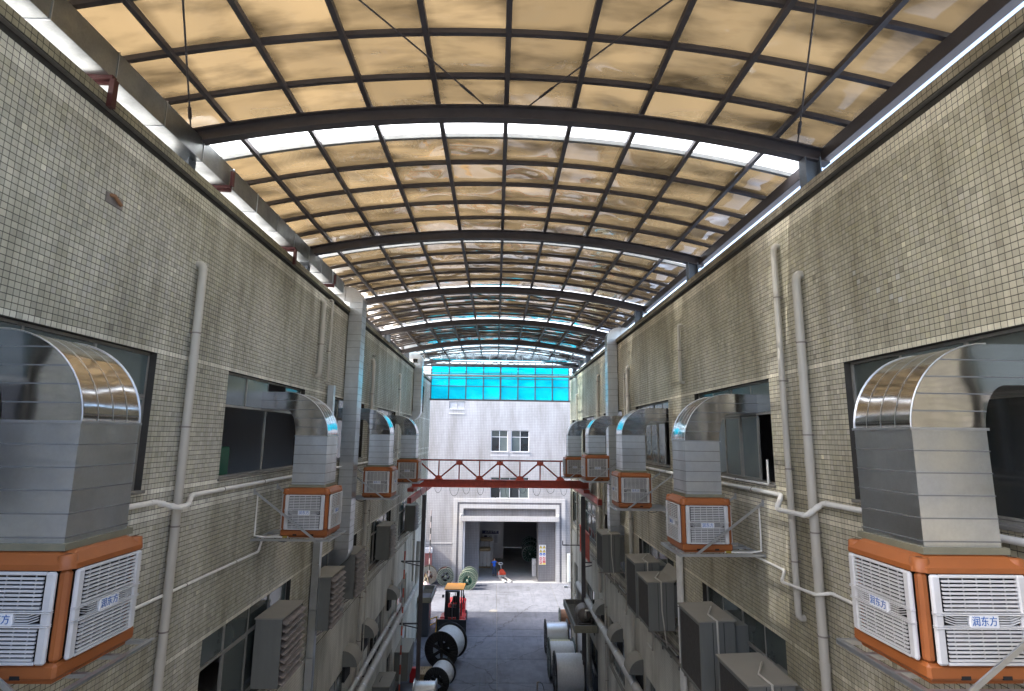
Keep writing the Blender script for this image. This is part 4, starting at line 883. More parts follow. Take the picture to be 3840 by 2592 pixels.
def riser(lb, X, n, y0, y1, dx, zt, zb, back):
    t = thing('riser_duct', lb, 'duct', (X, (y0+y1)/2, zb)); hy = (y1-y0)/2; H_ = zt-zb; x0, x1 = n*.05, n*dx
    k = max(3, round(H_/1.15))
    for i in range(k):
        a, b = H_*i/k, H_*(i+1)/k; obj('duct_section', MB().box(x0, x1, -hy, hy, a+.012, b-.012, .004), M_galv_du, t)
        obj('flange', MB().box(x0-n*.02, x1+n*.025, -hy-.025, hy+.025, b-.012, b+.012), M_galv, t)
        for j in range(1, 4): z = a+(b-a)*j/4; obj('seam', MB().box(x0, x1+n*.006, -hy-.006, hy+.006, z, z+.012), M_seam, t)
    # top elbow going back over the parapet
    R_ = dx+.05; xc = x1-n*R_; pts = [(xc+n*R_*math.cos(a), H_+.012+R_*math.sin(a)) for a in [PI/2*i/10 for i in range(11)]]; pts += [(xc-n*back, H_+.012+R_), (xc-n*back, H_+.06), (xc, H_+.012)]
    me = MB().prism(pts, 'Y', -hy, hy).mesh('top_elbow'); obj('top_elbow', me, M_galv, t); obj('flange', MB().box(xc-n*.1, xc-n*.12, -hy-.03, hy+.03, H_+.03, H_+R_+.04), M_galv, t)
    # bottom elbow into a window
    R_ = .72; pts = [(x1, 0), (x1-n*0, 0)]+[(x1-n*R_+n*R_*math.cos(a), -R_*math.sin(a)) for a in [PI/2*i/10 for i in range(11)]]+[(-n*.3, -R_), (-n*.3, -.05), (x0, -.0)]
    obj('bottom_elbow', MB().prism(pts[1:], 'Y', -hy, hy), M_galv_du, t)
    return t
riser('tall square galvanised duct dropping down the left wall between coolers', XL, 1, 22.6, 23.3, .61, 5.5, -4.42, .8)
riser('farthest tall square duct on the left wall, by the cyan screen', XL, 1, 41.3, 42.1, .64, 5.6, 1.85, .8)
riser('tall square galvanised duct dropping down the right wall between coolers', XR, -1, 28.8, 29.45, .58, 5.25, -4.42, .9)
# ================================================================ pipes on the walls
def downpipe(lb, X, n, y, zt, zb, r, m=None, top=True, bot=True, off=.13):
    t = thing('downpipe', lb, 'pipe', (X, y, zb)); m = m or M_pvc; x = n*off; p = []; H_ = zt-zb
    if top: p += [(0, 0, H_), (x*.55, 0, H_), (x*.9, 0, H_-r*.6)]
    p += [(x, 0, H_-r*1.6 if top else H_)]
    p += [(x, 0, r*1.6 if bot else 0)]
    if bot: p += [(x*.9, 0, r*.6), (x*.55, 0, 0), (0, 0, 0)]
    obj('pipe', MB().tube(p, r, 14), m, t)
    for z in np.arange(.5, H_-.3, 1.9): obj('collar', MB().tube([(x, 0, z), (x, 0, z+.16)], r*1.10, 14), m, t); obj('clip', MB().tube([(x, 0, z+.6), (x, 0, z+.63)], r*1.08, 12).box(0, x, -.02, .02, z+.60, z+.63), M_rust, t)
    return t
DP = [('grey downpipe on the left wall between the two nearest windows', 'L', 11.2, 3.46, G+.2, .082, 1, 0), ('short thick downpipe high on the left wall before the tall duct', 'L', 19.1, 4.67, 2.0, .08, 1, 1), ('thin rusty pipe high on the left wall beside a thicker pipe', 'L', 20.1, 4.95, 1.9, .04, 1, 1), ('downpipe on the left wall just behind the tall square duct', 'L', 27.4, 3.7, G+.2, .085, 1, 0), ('thin white pipe on the left wall above the farthest cooler', 'L', 35.2, 3.9, -2.0, .045, 1, 0),
      ('slimmer of the two tall pipes on the right wall, ending in a hole', 'R', 11.92, 4.41, -3.62, .068, 1, 1), ('thicker of the two tall pipes on the right wall, running down out of view', 'R', 11.08, 3.48, G+.2, .088, 1, 0), ('short pipe high on the right wall above the second cooler', 'R', 18.63, 3.93, 1.92, .055, 1, 1), ('brown-grey downpipe on the right wall before the tall duct', 'R', 26.3, 3.43, G+.2, .085, 1, 0), ('thin pipe beside the brown-grey downpipe on the right wall', 'R', 27.0, 3.2, -2.0, .04, 1, 0),
      ('thicker pipe of the cluster on the right wall beyond the tall duct', 'R', 34.2, 3.9, -9, .08, 1, 0), ('thin pipe of the cluster on the right wall beyond the tall duct', 'R', 34.6, 3.6, -9, .05, 1, 0), ('farthest downpipe on the right wall near the cyan screen', 'R', 43.3, 3.4, -8, .075, 1, 0),
      ('left pipe of the white pair below the second right cooler', 'R', 19.6, -2.75, G+.2, .065, 0, 0), ('right pipe of the white pair below the second right cooler', 'R', 19.35, -2.75, G+.2, .085, 0, 0), ('thin pale pipe low on the left wall beside a louvre box', 'L', 28.3, -1.3, G+.2, .03, 0, 0), ('thin twin conduit low on the right wall beyond the louvred boxes', 'R', 32.7, -2.0, G+.2, .05, 0, 0), ('lower downpipe on the left wall beside the crane column', 'L', 44.3, -4.0, -10.9, .08, 0, 0), ('downpipe on the bright end of the right wall', 'R', 46.8, -4.0, G+.2, .08, 0, 0)]
for lb, s, y, zt, zb, r, tp, bt_ in DP: downpipe(lb, XL if s == 'L' else XR, 1 if s == 'L' else -1, y, zt, zb, r, M_pvcw if 'white' in lb else M_pvc, tp, bt_)
sq = thing('square_conduit', 'square galvanised conduit standing below the second left cooler', 'conduit', (XL+.16, 20.1, G))
for i in range(9): obj('section', MB().box(-.10, .14, -.12, .12, i*1.5+.006, i*1.5+1.494, .004), M_galv_du, sq)
obj('clamp_arm', MB().bar((-.1, -.16, 7.2), (.5, -.16, 7.2), .05).bar((-.1, .5, 7.2), (.5, .5, 7.2), .05).bar((.48, -.16, 7.2), (.48, .5, 7.2), .05), M_steel, sq)
sq2 = thing('square_conduit', 'short square galvanised conduit high on the left wall above the second cooler', 'conduit', (XL+.16, 20.5, -1.1)); obj('section', MB().box(-.1, .13, -.11, .11, 0, 1.4, .004), M_galv, sq2); obj('section', MB().box(-.1, .13, -.11, .11, 1.41, 2.9, .004), M_galv, sq2)
def hpipe(lb, pts, r, m, clips=()):
    t = thing('water_pipe', lb, 'pipe', pts[0]); p0 = Vector(pts[0]); P = [Vector(p)-p0 for p in pts]; q = []
    for i, p in enumerate(P):
        if 0 < i < len(P)-1:
            a = (P[i-1]-p).normalized(); b = (P[i+1]-p).normalized(); q += [p+a*r*1.5, p+(a+b)*r*.45, p+b*r*1.5]
        else: q.append(p)
    obj('pipe', MB().tube(q, r, 12), m, t)
    for i, p in enumerate(P[1:-1], 1):
        for o2 in (P[i-1], P[i+1]): d = (o2-p).normalized(); obj('fitting', MB().tube([p+d*r*1.7, p+d*r*3.4], r*1.15, 12), m, t)
    for i in range(len(P)-1):
        L_ = (P[i+1]-P[i]).length
        if L_ > 2:
            for k in range(int(L_/2.2)): c = P[i].lerp(P[i+1], (k+.6)/(int(L_/2.2)+.2)); d = (P[i+1]-P[i]).normalized(); obj('clip', MB().tube([c, c+d*.025], r*1.12, 10), M_rust, t)
    return t
a = XL+.09; hpipe('white water pipe jogging around the downpipe on the left wall', [(a, 2, -1.24), (a, 10.55, -1.26), (a+.22, 10.9, -1.40), (a+.22, 11.25, -1.40), (a, 11.75, -1.26), (a, 32.0, -1.30)], .048, M_pvcw)
hpipe('thin white pipe running low along the left wall', [(XL+.06, 2, -2.95), (XL+.06, 15.4, -3.08), (XL+.06, 15.6, -2.75), (XL+.5, 15.6, -2.7)], .030, M_pvcw)
b = XR-.09; hpipe('white water pipe jogging around both tall pipes on the right wall', [(b, 2, -1.16), (b, 10.8, -1.19), (b-.22, 11.02, -1.46), (b-.22, 12.2, -1.48), (b, 12.35, -1.20), (b, 36.0, -1.22)], .050, M_pvcw)
hpipe('thin white pipe running low along the right wall', [(XR-.06, 2, -2.84), (XR-.06, 10.8, -2.84), (XR-.25, 11.0, -2.92), (XR-.25, 12.3, -3.0), (XR-.06, 12.5, -2.82), (XR-.06, 22, -2.70)], .030, M_pvcw)
hpipe('short white hooked pipe under the second right window', [(XR-.05, 13.0, -.45), (XR-.05, 13.0, -1.02), (XR-.05, 16.5, -1.04)], .026, M_pvcw)
# ================================================================ louvred exhaust boxes, left
lvs = MB().add([(0, 0, .0), (0, 1.56, .0), (.24, 1.56, -.115), (.24, 0, -.115), (0, 0, .014), (0, 1.56, .014), (.24, 1.56, -.10), (.24, 0, -.10)], [(0, 1, 2, 3), (7, 6, 5, 4), (0, 4, 5, 1), (1, 5, 6, 2), (2, 6, 7, 3), (3, 7, 4, 0)]).mesh('slat'); lvs.materials.append(M_rust)
for y, z, lb in ((15.75, -4.85, 'nearest louvred exhaust box on the left wall'), (20.1, -4.85, 'second louvred exhaust box on the left wall, behind the square conduit'), (23.4, -4.75, 'third louvred exhaust box, under the foot of the tall left duct'), (30.7, -4.8, 'fourth louvred exhaust box on the left wall'), (40.0, -4.85, 'farthest louvred exhaust box on the left wall, next to the crane column')):
    t = thing('louvre_box', lb, 'louvre', (XL, y, z-1.72), 'louvred exhaust boxes on the left wall')
    obj('casing', MB().box(.0, .70, 0, .03, 0, 1.70).box(0, .70, 1.57, 1.60, 0, 1.70).box(0, .70, .03, 1.57, 0, .03).box(0, .10, .03, 1.57, .03, 1.70), M_boxgrey, t); obj('top_plate', MB().box(-.02, .74, -.03, 1.63, 1.70, 1.735), M_dust, t); obj('backing', MB().box(.45, .47, .03, 1.57, .03, 1.69), M_dark, t)
    for i in range(9): link(bpy.data.objects.new('slat', lvs), t, (.58, .02, .16+i*.185))
    obj('support_bracket', MB().bar((0, .25, -.03), (.6, .25, -.03), .05).bar((0, .25, -.4), (.55, .25, -.04), .04).bar((0, 1.35, -.03), (.6, 1.35, -.03), .05).bar((0, 1.35, -.4), (.55, 1.35, -.04), .04), M_rust, t)
# ================================================================ old pad-cooler boxes, right
for y, ln, x_in, zt, h, lb in ((12.0, 1.6, 5.25, -4.95, 1.9, 'nearest dusty pad box low on the right wall, cut by the lower photo edge'), (14.85, 1.6, 5.3, -4.62, 1.75, 'second dusty pad box on the right wall'), (19.75, 1.45, 5.32, -4.88, 1.55, 'pad box with a tied cord in front of a taller box on the right wall'), (21.4, 1.5, 5.3, -4.6, 1.9, 'taller pad box behind the one with a cord on the right wall'), (28.1, 1.6, 5.35, -4.72, 1.75, 'pad box beside the foot of the tall right duct')):
    t = thing('pad_box', lb, 'cooler box', (XR, y, zt-h), 'dusty pad boxes on the right wall'); D_ = XR-x_in
    obj('casing', MB().box(-D_+.04, -.25, 0, ln, 0, h, .01), M_boxgrey, t); obj('collar', MB().box(-.25, .2, .15, ln-.15, h*.25, h-.12), M_boxgrey, t)
    obj('pad', MB().box(-D_, -D_+.035, .06, ln-.06, .08, h-.1), M_pad, t); obj('pad_frame', MB().box(-D_-.012, -D_+.04, 0, .06, .0, h).box(-D_-.012, -D_+.04, ln-.06, ln, 0, h).box(-D_-.012, -D_+.04, .06, ln-.06, h-.1, h).box(-D_-.012, -D_+.04, .06, ln-.06, 0, .08), M_boxgrey, t)
    tp = MB().add([(-D_-.05, -.03, h+.02), (-D_-.05, ln+.03, h+.02), (-.22, ln+.03, h+.06), (-.22, -.03, h+.06), (-D_-.05, -.03, h-.01), (-D_-.05, ln+.03, h-.01), (-.22, ln+.03, h+.02), (-.22, -.03, h+.02)], [(0, 1, 2, 3), (7, 6, 5, 4), (0, 4, 5, 1), (1, 5, 6, 2), (2, 6, 7, 3), (3, 7, 4, 0)])
    if ln < 1.5: obj('rain_flap', MB().add([(-.22, -.03, h+.06), (-.22, ln+.03, h+.06), (.0, ln-.02, h+.36), (.0, .02, h+.36), (-.20, -.03, h+.05), (-.20, ln+.03, h+.05), (.02, ln-.02, h+.35), (.02, .02, h+.35)], [(0, 1, 2, 3), (7, 6, 5, 4), (0, 4, 5, 1), (1, 5, 6, 2), (2, 6, 7, 3), (3, 7, 4, 0)]), M_dust, t)
    obj('top_plate', tp, M_dust, t)
    for k in (1, 2): obj('panel_joint', MB().box(-D_+.04+(D_-.29)*k/3-.006, -D_+.04+(D_-.29)*k/3+.006, -.008, 0, .02, h-.02), M_dark, t)
    obj('conduit', MB().tube([(-.5, .9, h+.12), (-D_*.7, .35, h+.09), (-D_*.62, -.03, h+.03), (-D_*.62, -.04, h-.9), (-D_*.5, -.05, -.5)], .022, 7), M_pvc, t)
    obj('support_bracket', MB().bar((0, .2, -.04), (-D_, .2, -.04), .06).bar((0, ln-.2, -.04), (-D_, ln-.2, -.04), .06).bar((0, .2, -.8), (-D_*.9, .2, -.06), .05), M_rust, t)
ty = thing('cable_tray', 'pale angle steel cable tray on brackets along the right wall', 'cable tray', (XR, 0, -7.38))
obj('rail', MB().box(-.30, -.26, 12, 36.5, 0, .10).box(-.26, -.12, 12, 36.5, 0, .012), M_dust, ty)
for i in range(13): y = 12.6+i*1.9; obj('bracket', MB().bar((0, y, -.02), (-.32, y, -.02), .04).bar((-.02, y, -.02), (-.02, y, -.45), .04), M_steel, ty)
for k, (y, w_) in enumerate(((18.2, .7), (22.5, .8), (26.8, .9))): obj('hook', MB().tube([(-.28, y, 0), (-.30, y, -.62), (-.30, y+w_, -.66)], .03, 7), M_pvc, ty)
# ================================================================ big lagged pipes low on both walls
def bigpipe(lb, pts, r, legs=True):
    t = thing('lagged_pipe', lb, 'pipe', pts[0]); p0 = Vector(pts[0]); P = [Vector(p)-p0 for p in pts]; obj('pipe', MB().tube(P, r, 16), M_bigpipe, t)
    L_ = (P[1]-P[0]).length
    for i in range(1, int(L_/1.7)): c = P[0].lerp(P[1], i*1.7/L_); d = (P[1]-P[0]).normalized(); obj('band', MB().tube([c, c+d*.05], r*1.06, 16), M_galv_du, t)
    sgn = 1 if pts[0][0] > 0 else -1
    for i in range(1, int(L_/3.4)): c = P[0].lerp(P[1], i*3.4/L_); obj('bracket', MB().bar(c+Vector((0, 0, -r-.03)), c+Vector((sgn*.5, 0, -r-.03)), .05), M_steel, t)
    return t
bigpipe('thick pale lagged pipe running low along the right wall', [(6.08, 20.0, -10.35), (6.08, 41.5, -10.35), (6.2, 41.8, -10.7), (6.2, 41.8, -12.5)], .18)
bigpipe('thick pale lagged pipe running low along the left wall', [(-5.85, 22.0, -11.25), (-5.85, 44.8, -11.25), (-5.95, 45.3, -10.8), (-5.95, 45.4, -8.2)], .17)
bigpipe('slimmer lagged pipe beside the thick one on the left wall', [(-6.12, 22.0, -10.95), (-6.12, 38.5, -10.95)], .11)
hpipe('grey pipe with bends and valves low on the left wall', [(XL+.1, 35.6, -8.7), (XL+.25, 35.6, -9.3), (XL+.25, 36.6, -9.6), (XL+.25, 36.6, -10.9)], .06, M_pvc)
# curved fan hoods
def hood(lb, X, n, y, z):
    t = thing('fan_hood', lb, 'hood', (X, y, z)); r = .62; pts = [(n*r*math.sin(a), -r+r*math.cos(a)) for a in [PI/2*i/8 for i in range(9)]]
    sh_ = MB()
    for (xa, za), (xb, zb) in zip(pts, pts[1:]): sh_.add([(xa, -.5, za), (xa, .5, za), (xb, .5, zb), (xb, -.5, zb)], [(0, 1, 2, 3)])
    obj('curved_sheet', sh_, M_dust, t)
    for s in (-.5, .5): obj('cheek', MB().prism([(0, -r)]+pts, 'Y', s-.006, s+.006), M_boxgrey, t)
    obj('fan_box', MB().box(0, n*.12, -.45, .45, -1.25, -r+.2), M_dark, t); return t
for y, z, lb in ((25.6, -9.3, 'nearest curved fan hood low on the right wall'), (29.4, -9.3, 'middle curved fan hood low on the right wall'), (33.7, -9.35, 'farthest curved fan hood low on the right wall')): tag(hood(lb, XR, -1, y, z), group='curved fan hoods')
for y, z, lb in ((25.6, -9.0, 'nearest curved fan hood low on the left wall'), (28.95, -9.0, 'middle curved fan hood low on the left wall'), (35.2, -9.0, 'small far fan hood low on the left wall')): tag(hood(lb, XL, 1, y, z), group='curved fan hoods')
# switch boxes low on the left
for y, ln, zt, h, lb in ((31.6, 1.8, -13.1, 1.6, 'dusty grey electrical box low on the left wall, nearer the camera'), (38.2, 2.5, -13.8, 1.7, 'tall dusty electrical box low on the left wall, nearer the crane column')):
    t = thing('electrical_box', lb, 'electrical box', (XL, y, zt-h)); obj('casing', MB().box(0, .9, 0, ln, 0, h, .02), M_boxgrey, t); obj('lid', MB().box(-.01, .94, -.03, ln+.03, h, h+.05, .01), M_dust, t); obj('handle', MB().tube([(.3, .5, h+.05), (.3, .5, h+.12), (.3, 1.1, h+.12), (.3, 1.1, h+.05)], .015, 6), M_steel, t)
    for k in (1, 2): obj('door_joint', MB().box(.9, .906, ln*k/3-.01, ln*k/3+.01, .05, h-.05), M_dark, t)
# small wall things
t = thing('wall_fixture', 'rusty leftover fixing plate on the upper left wall', 'fixing', (XL, 8.55, 3.72)); obj('plate', MB().box(0, .02, -.13, .26, -.09, .08, .004), M_rust, t); obj('stub', MB().tube([(.01, -.05, .05), (.07, -.02, .04), (.06, .16, -.04)], .03, 8), M_woodreel, t)
t = thing('flood_light', 'white floodlight on the parapet beside the far left duct', 'floodlight', (XL+.25, 40.4, 5.30)); obj('housing', MB().box(-.2, .2, -.14, .14, 0, .34, .03), M_white, t); obj('lens', MB().box(-.17, .17, -.15, -.141, .03, .31), M_glassd, t); obj('yoke', MB().bar((-.3, 0, .1), (-.22, 0, .1), .04), M_steel, t)
t = thing('security_camera', 'small white security camera on an arm at the end of the right wall', 'camera', (XR, 47.8, -12.2)); obj('arm', MB().bar((0, 0, 0), (-.45, 0, .02), .05), M_aluw, t); obj('body', MB().box(-.62, -.3, -.28, .05, .0, .16, .03), M_aluw, t)
t = thing('bracket_arm', 'black L shaped bracket arm on the far right wall', 'bracket', (XR, 43.1, -8.0)); obj('arm', MB().bar((0, 0, 0), (-1.3, 0, 0), .07).bar((-1.28, 0, 0), (-1.28, 0, .32), .06), M_steel, t)
t = thing('red_railing', 'red slatted railing on the right wall near the crane column', 'railing', (XR-.08, 38.1, -8.2)); obj('rail', MB().box(-.05, .03, 0, 4.2, 0, .08).box(-.05, .03, 0, 4.2, 1.75, 1.83), M_red, t)
for i in range(15): obj('baluster', MB().box(-.03, .01, .1+i*.285, .18+i*.285, .08, 1.75), M_red, t)
# ================================================================ cable reels
def reel(lb, c, rz, R, W_, rw, mfl, mwind, ribs=24, rim=None, spokes=6, grp=None, tilt_wires=True, wound=True, rear=None, hole=True):
    """axis along local Y, standing on the ground at c"""
    t = thing('cable_reel', lb, 'cable reel', (c[0], c[1], c[2]), grp, rz); z = R
    for s in (-1, 1):
        m = mfl if s < 0 or rear is None else rear
        y0, y1 = s*W_/2, s*(W_/2-.06)
        fl = MB(); ro = .50*R if hole else .12*R
        fl.lathe([(ro, y0), (R-.01, y0), (R, (y0+y1)/2), (R-.01, y1), (ro, y1)], 'Y', (0, 0, z), 40, True, False)
        f = obj('flange', fl, m, t)
        if rim: obj('rim', MB().lathe([(R-.045, y0+s*.004), (R+.008, y0+s*.004), (R+.008, y1), (R-.045, y1)], 'Y', (0, 0, z), 40, True, False), rim, f)
        for k in range(ribs):
            a = 2*PI*k/ribs; ca, sa = math.cos(a), math.sin(a)
            obj('rib', MB().bar((ca*ro*1.04, y0+s*.012, z+sa*ro*1.04), (ca*(R-.05), y0+s*.012, z+sa*(R-.05)), .022*R/1.1 if rim is None else .034, .024, (0, 1, 0)), rim or m, f)
        if hole:
            for k in range(spokes//2 if spokes > 4 else 2):
                a = PI*k/(spokes//2 if spokes > 4 else 2)+.6; ca, sa = math.cos(a), math.sin(a)
                obj('spoke', MB().bar((-ca*ro*1.02, (y0+y1)/2-s*.001*k, z-sa*ro*1.02), (ca*ro*1.02, (y0+y1)/2-s*.001*k, z+sa*ro*1.02), .16*R, .05+.002*k, (0, 1, 0)), m, f)
            obj('hub', MB().lathe([(.05, y0+s*.03), (.12*R, y0+s*.03), (.12*R, y1), (.05, y1)], 'Y', (0, 0, z), 16, True), rim or m, f)
    L_ = W_/2-.065
    if wound:
        nk = int(2*L_/.11); prof = []
        for i in range(nk*2+1):
            y = -L_+2*L_*i/(nk*2); prof.append((rw+(.022 if i % 2 else -.020)+.003*math.sin(i*.37), y))
        obj('winding', MB().lathe(prof, 'Y', (0, 0, z), 44), mwind, t)
    else: obj('drum', MB().lathe([(rw, -L_), (rw, L_)], 'Y', (0, 0, z), 28), mwind, t)
    return t
reel('big black reel of pale cable on the left, in front of the forklift', (-3.38, 43.35, G), math.radians(-15.4), 1.28, 2.12, 1.09, M_reelblk, M_cablew, 32)
reel('smaller black reel of pale cable at the lower left, beside the pallets', (-3.39, 39.1, G), math.radians(-12), .86, 1.6, .73, M_reelblk, M_cablew, 28)
reel('small spool of bright bare wire at the bottom left corner of the yard', (-4.1, 36.85, G), PI/2, .80, 1.4, .66, M_wire, M_wire, 0, None, 4, hole=False)
reel('big black reel of off-white cable at the lower right, nearest the camera', (4.98, 38.5, G), PI/2, 1.30, 1.85, 1.15, M_reelblk, M_cablew, 24)
reel('second reel from the front on the right, wound with white cable', (4.82, 41.15, G), PI/2, 1.27, 1.80, 1.0, M_reelgry, M_cablew, 24)
reel('low reel of yellowish wire on the right between two taller reels', (4.98, 43.35, G), PI/2, .88, 1.65, .76, M_reelblk, mat('yellow_wire', (.42, .40, .20), .4, .3, noise=.6, nscale=12, dark=(.5, .5, .48)), 20)
reel('reel of bright silver wire, farthest of the row on the right', (4.95, 45.5, G), PI/2, 1.22, 1.75, .98, M_reelblk, M_wire, 24)
reel('small brown wooden reel beyond the planter ledge on the right', (6.45, 51.6, G), PI/2, .76, 1.15, .60, M_reelgry, M_woodreel, 12)
reel('front dark green empty reel with pale spokes before the loading door', (-2.84, 63.25, G), 0, .97, .8, .5, M_reelgrn, M_reelgrn, 28, M_reeledge, 4, wound=False)
reel('rear dark green empty reel standing behind another green reel', (-2.72, 64.6, G), 0, .97, .8, .5, M_reelgrn, M_reelgrn, 28, M_reeledge, 4, wound=False)
reel('grey reel wound with red cable left of the green reels', (-5.42, 65.0, G), math.radians(8), .94, .8, .80, M_reelgry, M_redcable, 28, M_reeledge, 4, rear=M_reelblk)
reel('pale wooden reel at the far left of the yard, half hidden by a pole', (-7.35, 65.35, G), math.radians(6), .97, .8, .55, mat('pale_reel_wood', (.36, .33, .28), .8, noise=.5, nscale=6), M_woodreel, 28, M_reeledge, 4, wound=False, rear=M_woodreel)
for i, (x, y) in enumerate(((4.75, 76.9), (5.0, 79.0), (5.1, 81.2))): reel(['front dark reel in the gloom inside the loading door', 'middle dark reel in the gloom inside the loading door', 'rear dark reel in the gloom inside the loading door'][i], (x, y, G), math.radians(4), 1.05+.1*i, .9, .7, M_reelgrn, M_reelblk, 16, M_galv_du, 6, wound=False)
# ================================================================ pallets and sacks
def pallet(t, z, w_=1.6, d=1.4):
    for s in (-1, 0, 1): obj('runner', MB().box(-w_/2, w_/2, s*(d/2-.06)-.05, s*(d/2-.06)+.05, z+.03, z+.13), M_wood, t)
    for k in range(7): x = -w_/2+.08+k*(w_-.16)/6; obj('deck_board', MB().box(x-.075, x+.075, -d/2, d/2, z+.13, z+.165), M_wood, t)
    for k in (0, 3, 6): x = -w_/2+.08+k*(w_-.16)/6; obj('bottom_board', MB().box(x-.06, x+.06, -d/2, d/2, z, z+.03), M_wood, t)
for k in range(3):
    t = thing('wooden_pallet', ['lowest pale pallet of the stack behind the lower left reel', 'middle pale pallet of the stack behind the lower left reel', 'top pale pallet of the stack behind the lower left reel'][k], 'pallet', (-4.4, 40.95, G+k*.175), 'pallets stacked by the left reels', math.radians(-4+3*k)); pallet(t, 0, 1.25, 1.3)
sk = MB().box(-.24, .24, -.36, .36, 0, .135, .045).mesh('sack'); sk.materials.append(M_bag)
def sack_stack(lb, c, rows, w_, cov):
    t = thing('wooden_pallet', 'pallet under '+lb, 'pallet', (c[0], c[1], G), None); pallet(t, 0, w_, 1.5)
    s = thing('sack_stack', lb, 'sacks', (c[0], c[1], G+.17)); nx = 3
    for r in range(rows):
        for i in range(nx):
            for j in range(2):
                o = link(bpy.data.objects.new('sack', sk), s, (-w_/2+.26+i*(w_-.5)/(nx-1)+random.uniform(-.02, .02), -.36+.73*j, r*.14)); o.rotation_euler = (0, 0, random.uniform(-.05, .05))
    cv = MB().box(-w_/2+.03, w_/2-.03, -.72, .72, rows*.14-.02, rows*.14+.35, .15); obj('wrapping', cv, M_wrap, s)
sack_stack('white sacks under brown wrapping, the lower stack in front inside the loading door', (-1.16, 73.8), 13, 1.5, 1)
sack_stack('white sacks topped with brown wrapping, the taller stack behind inside the loading door', (-1.0, 75.9), 19, 1.75, 1)
t = thing('sack_column', 'narrow column of grey bagged rolls just inside the right door jamb', 'sacks', (4.82, 69.2, G))
for r in range(9): o = link(bpy.data.objects.new('sack', sk), t, (0, 0, r*.22)); o.rotation_euler = (0, 0, .1*random.uniform(-1, 1)); o.scale = (1, 1, 1.55)
# ================================================================ forklift
FK = thing('forklift', 'red counterbalance forklift with an orange roof facing the camera in the yard', 'forklift', (-3.48, 49.45, G), None, math.radians(-3))
def fk(name, mb, m, p=FK): return obj(name, mb, m, p)
fk('chassis', MB().box(-.78, .78, .9, 4.3, .45, 1.05, .06).box(-.80, .80, 3.2, 4.5, .5, 1.75, .16), M_fred); fk('bonnet', MB().box(-.55, .55, 2.5, 3.6, 1.05, 1.75, .10), M_fred)
for s in (-1, 1):
    fk('fender', MB().box(s*.62, s*1.06, .45, 1.75, 1.05, 1.20, .05).box(s*.62, s*1.06, 1.62, 1.75, .6, 1.05, .03), M_fred)
    w1 = fk('wheel', MB().lathe([(.30, -.19), (.50, -.19), (.56, -.12), (.56, .12), (.50, .19), (.30, .19)], 'X', (s*.86, .95, .56), 24), M_black); fk('rim', MB().lathe([(0, s*.13), (.10, s*.15), (.30, s*.12)], 'X', (s*.86, .95, .56), 18), M_fred, w1)
    w2 = fk('wheel', MB().lathe([(.22, -.13), (.37, -.13), (.42, -.08), (.42, .08), (.37, .13), (.22, .13)], 'X', (s*.80, 3.75, .42), 22), M_black); fk('rim', MB().lathe([(0, s*.10), (.22, s*.09)], 'X', (s*.80, 3.75, .42), 16), M_fred, w2)
    fk('mast_rail', MB().box(s*.42, s*.62, .16, .34, .15, 3.35), M_blackp); fk('mast_rail', MB().box(s*.34, s*.42, .20, .30, .2, 3.25), M_blackp)
    fk('lift_chain', MB().tube([(s*.24, .25, .6), (s*.24, .25, 3.2)], .03, 6), M_steel); fk('tilt_cylinder', MB().tube([(s*.5, .4, 1.0), (s*.5, 1.5, .9)], .05, 8), M_steel)
    fk('fork', MB().box(s*.30, s*.48, -1.3, .02, .08, .14).box(s*.30, s*.48, -.04, .06, .14, .75), M_steel)
    fk('guard_leg', MB().bar((s*.72, .85, 1.15), (s*.66, 1.15, 3.25), .09), M_blackp); fk('guard_leg', MB().bar((s*.66, 3.0, 1.6), (s*.64, 2.75, 3.25), .09), M_blackp)
    lp = fk('headlight', MB().box(s*.80, s*.98, .78, .98, 2.65, 2.88, .03), M_blackp); fk('lens', MB().box(s*.82, s*.96, .765, .778, 2.68, 2.85), M_galv_sh, lp)
fk('mast_crossbar', MB().box(-.6, .6, .17, .33, 3.28, 3.42), M_steelblue); fk('mast_crossbar', MB().box(-.42, .42, .30, .36, 1.9, 2.02), M_blackp); fk('lift_cylinder', MB().tube([(0, .28, .3), (0, .28, 2.6)], .06, 10), M_steel)
fk('carriage', MB().box(-1.22, 1.22, .02, .12, .98, 1.12, .02).box(-1.22, 1.22, .02, .12, .40, .52, .02).box(-1.24, -1.12, .0, .14, .1, 1.14).box(1.12, 1.24, 0, .14, .1, 1.14).box(-1.12, 1.12, .06, .09, .52, .98), M_blackp)
fk('front_apron', MB().box(-1.15, -.62, .16, .32, 1.0, 1.14, .02), M_fred); fk('front_apron', MB().box(.62, 1.15, .16, .32, 1.0, 1.14, .02), M_fred)
fk('overhead_guard', MB().box(-.84, .84, .95, 2.95, 3.26, 3.34, .02), M_forange)
for k in range(6): fk('guard_bar', MB().box(-.7, .7, 1.15+k*.3, 1.2+k*.3, 3.2, 3.26), M_blackp)
fk('seat', MB().box(-.3, .3, 2.15, 2.75, 1.5, 1.68, .06).box(-.3, .3, 2.7, 2.85, 1.68, 2.3, .06), M_black); fk('dashboard', MB().box(-.55, .55, 1.0, 1.3, 1.0, 1.75, .05), M_blackp)
fk('steering_wheel', MB().lathe([(.20, -.02), (.235, 0), (.20, .02), (.165, 0)], 'Y', (-.1, 1.5, 1.95), 20, True), M_black); fk('steering_column', MB().tube([(-.1, 1.25, 1.6), (-.1, 1.5, 1.95)], .04, 8), M_steel)
fk('floor_plate', MB().box(-.55, .55, 1.25, 2.3, 1.0, 1.05), M_steel)
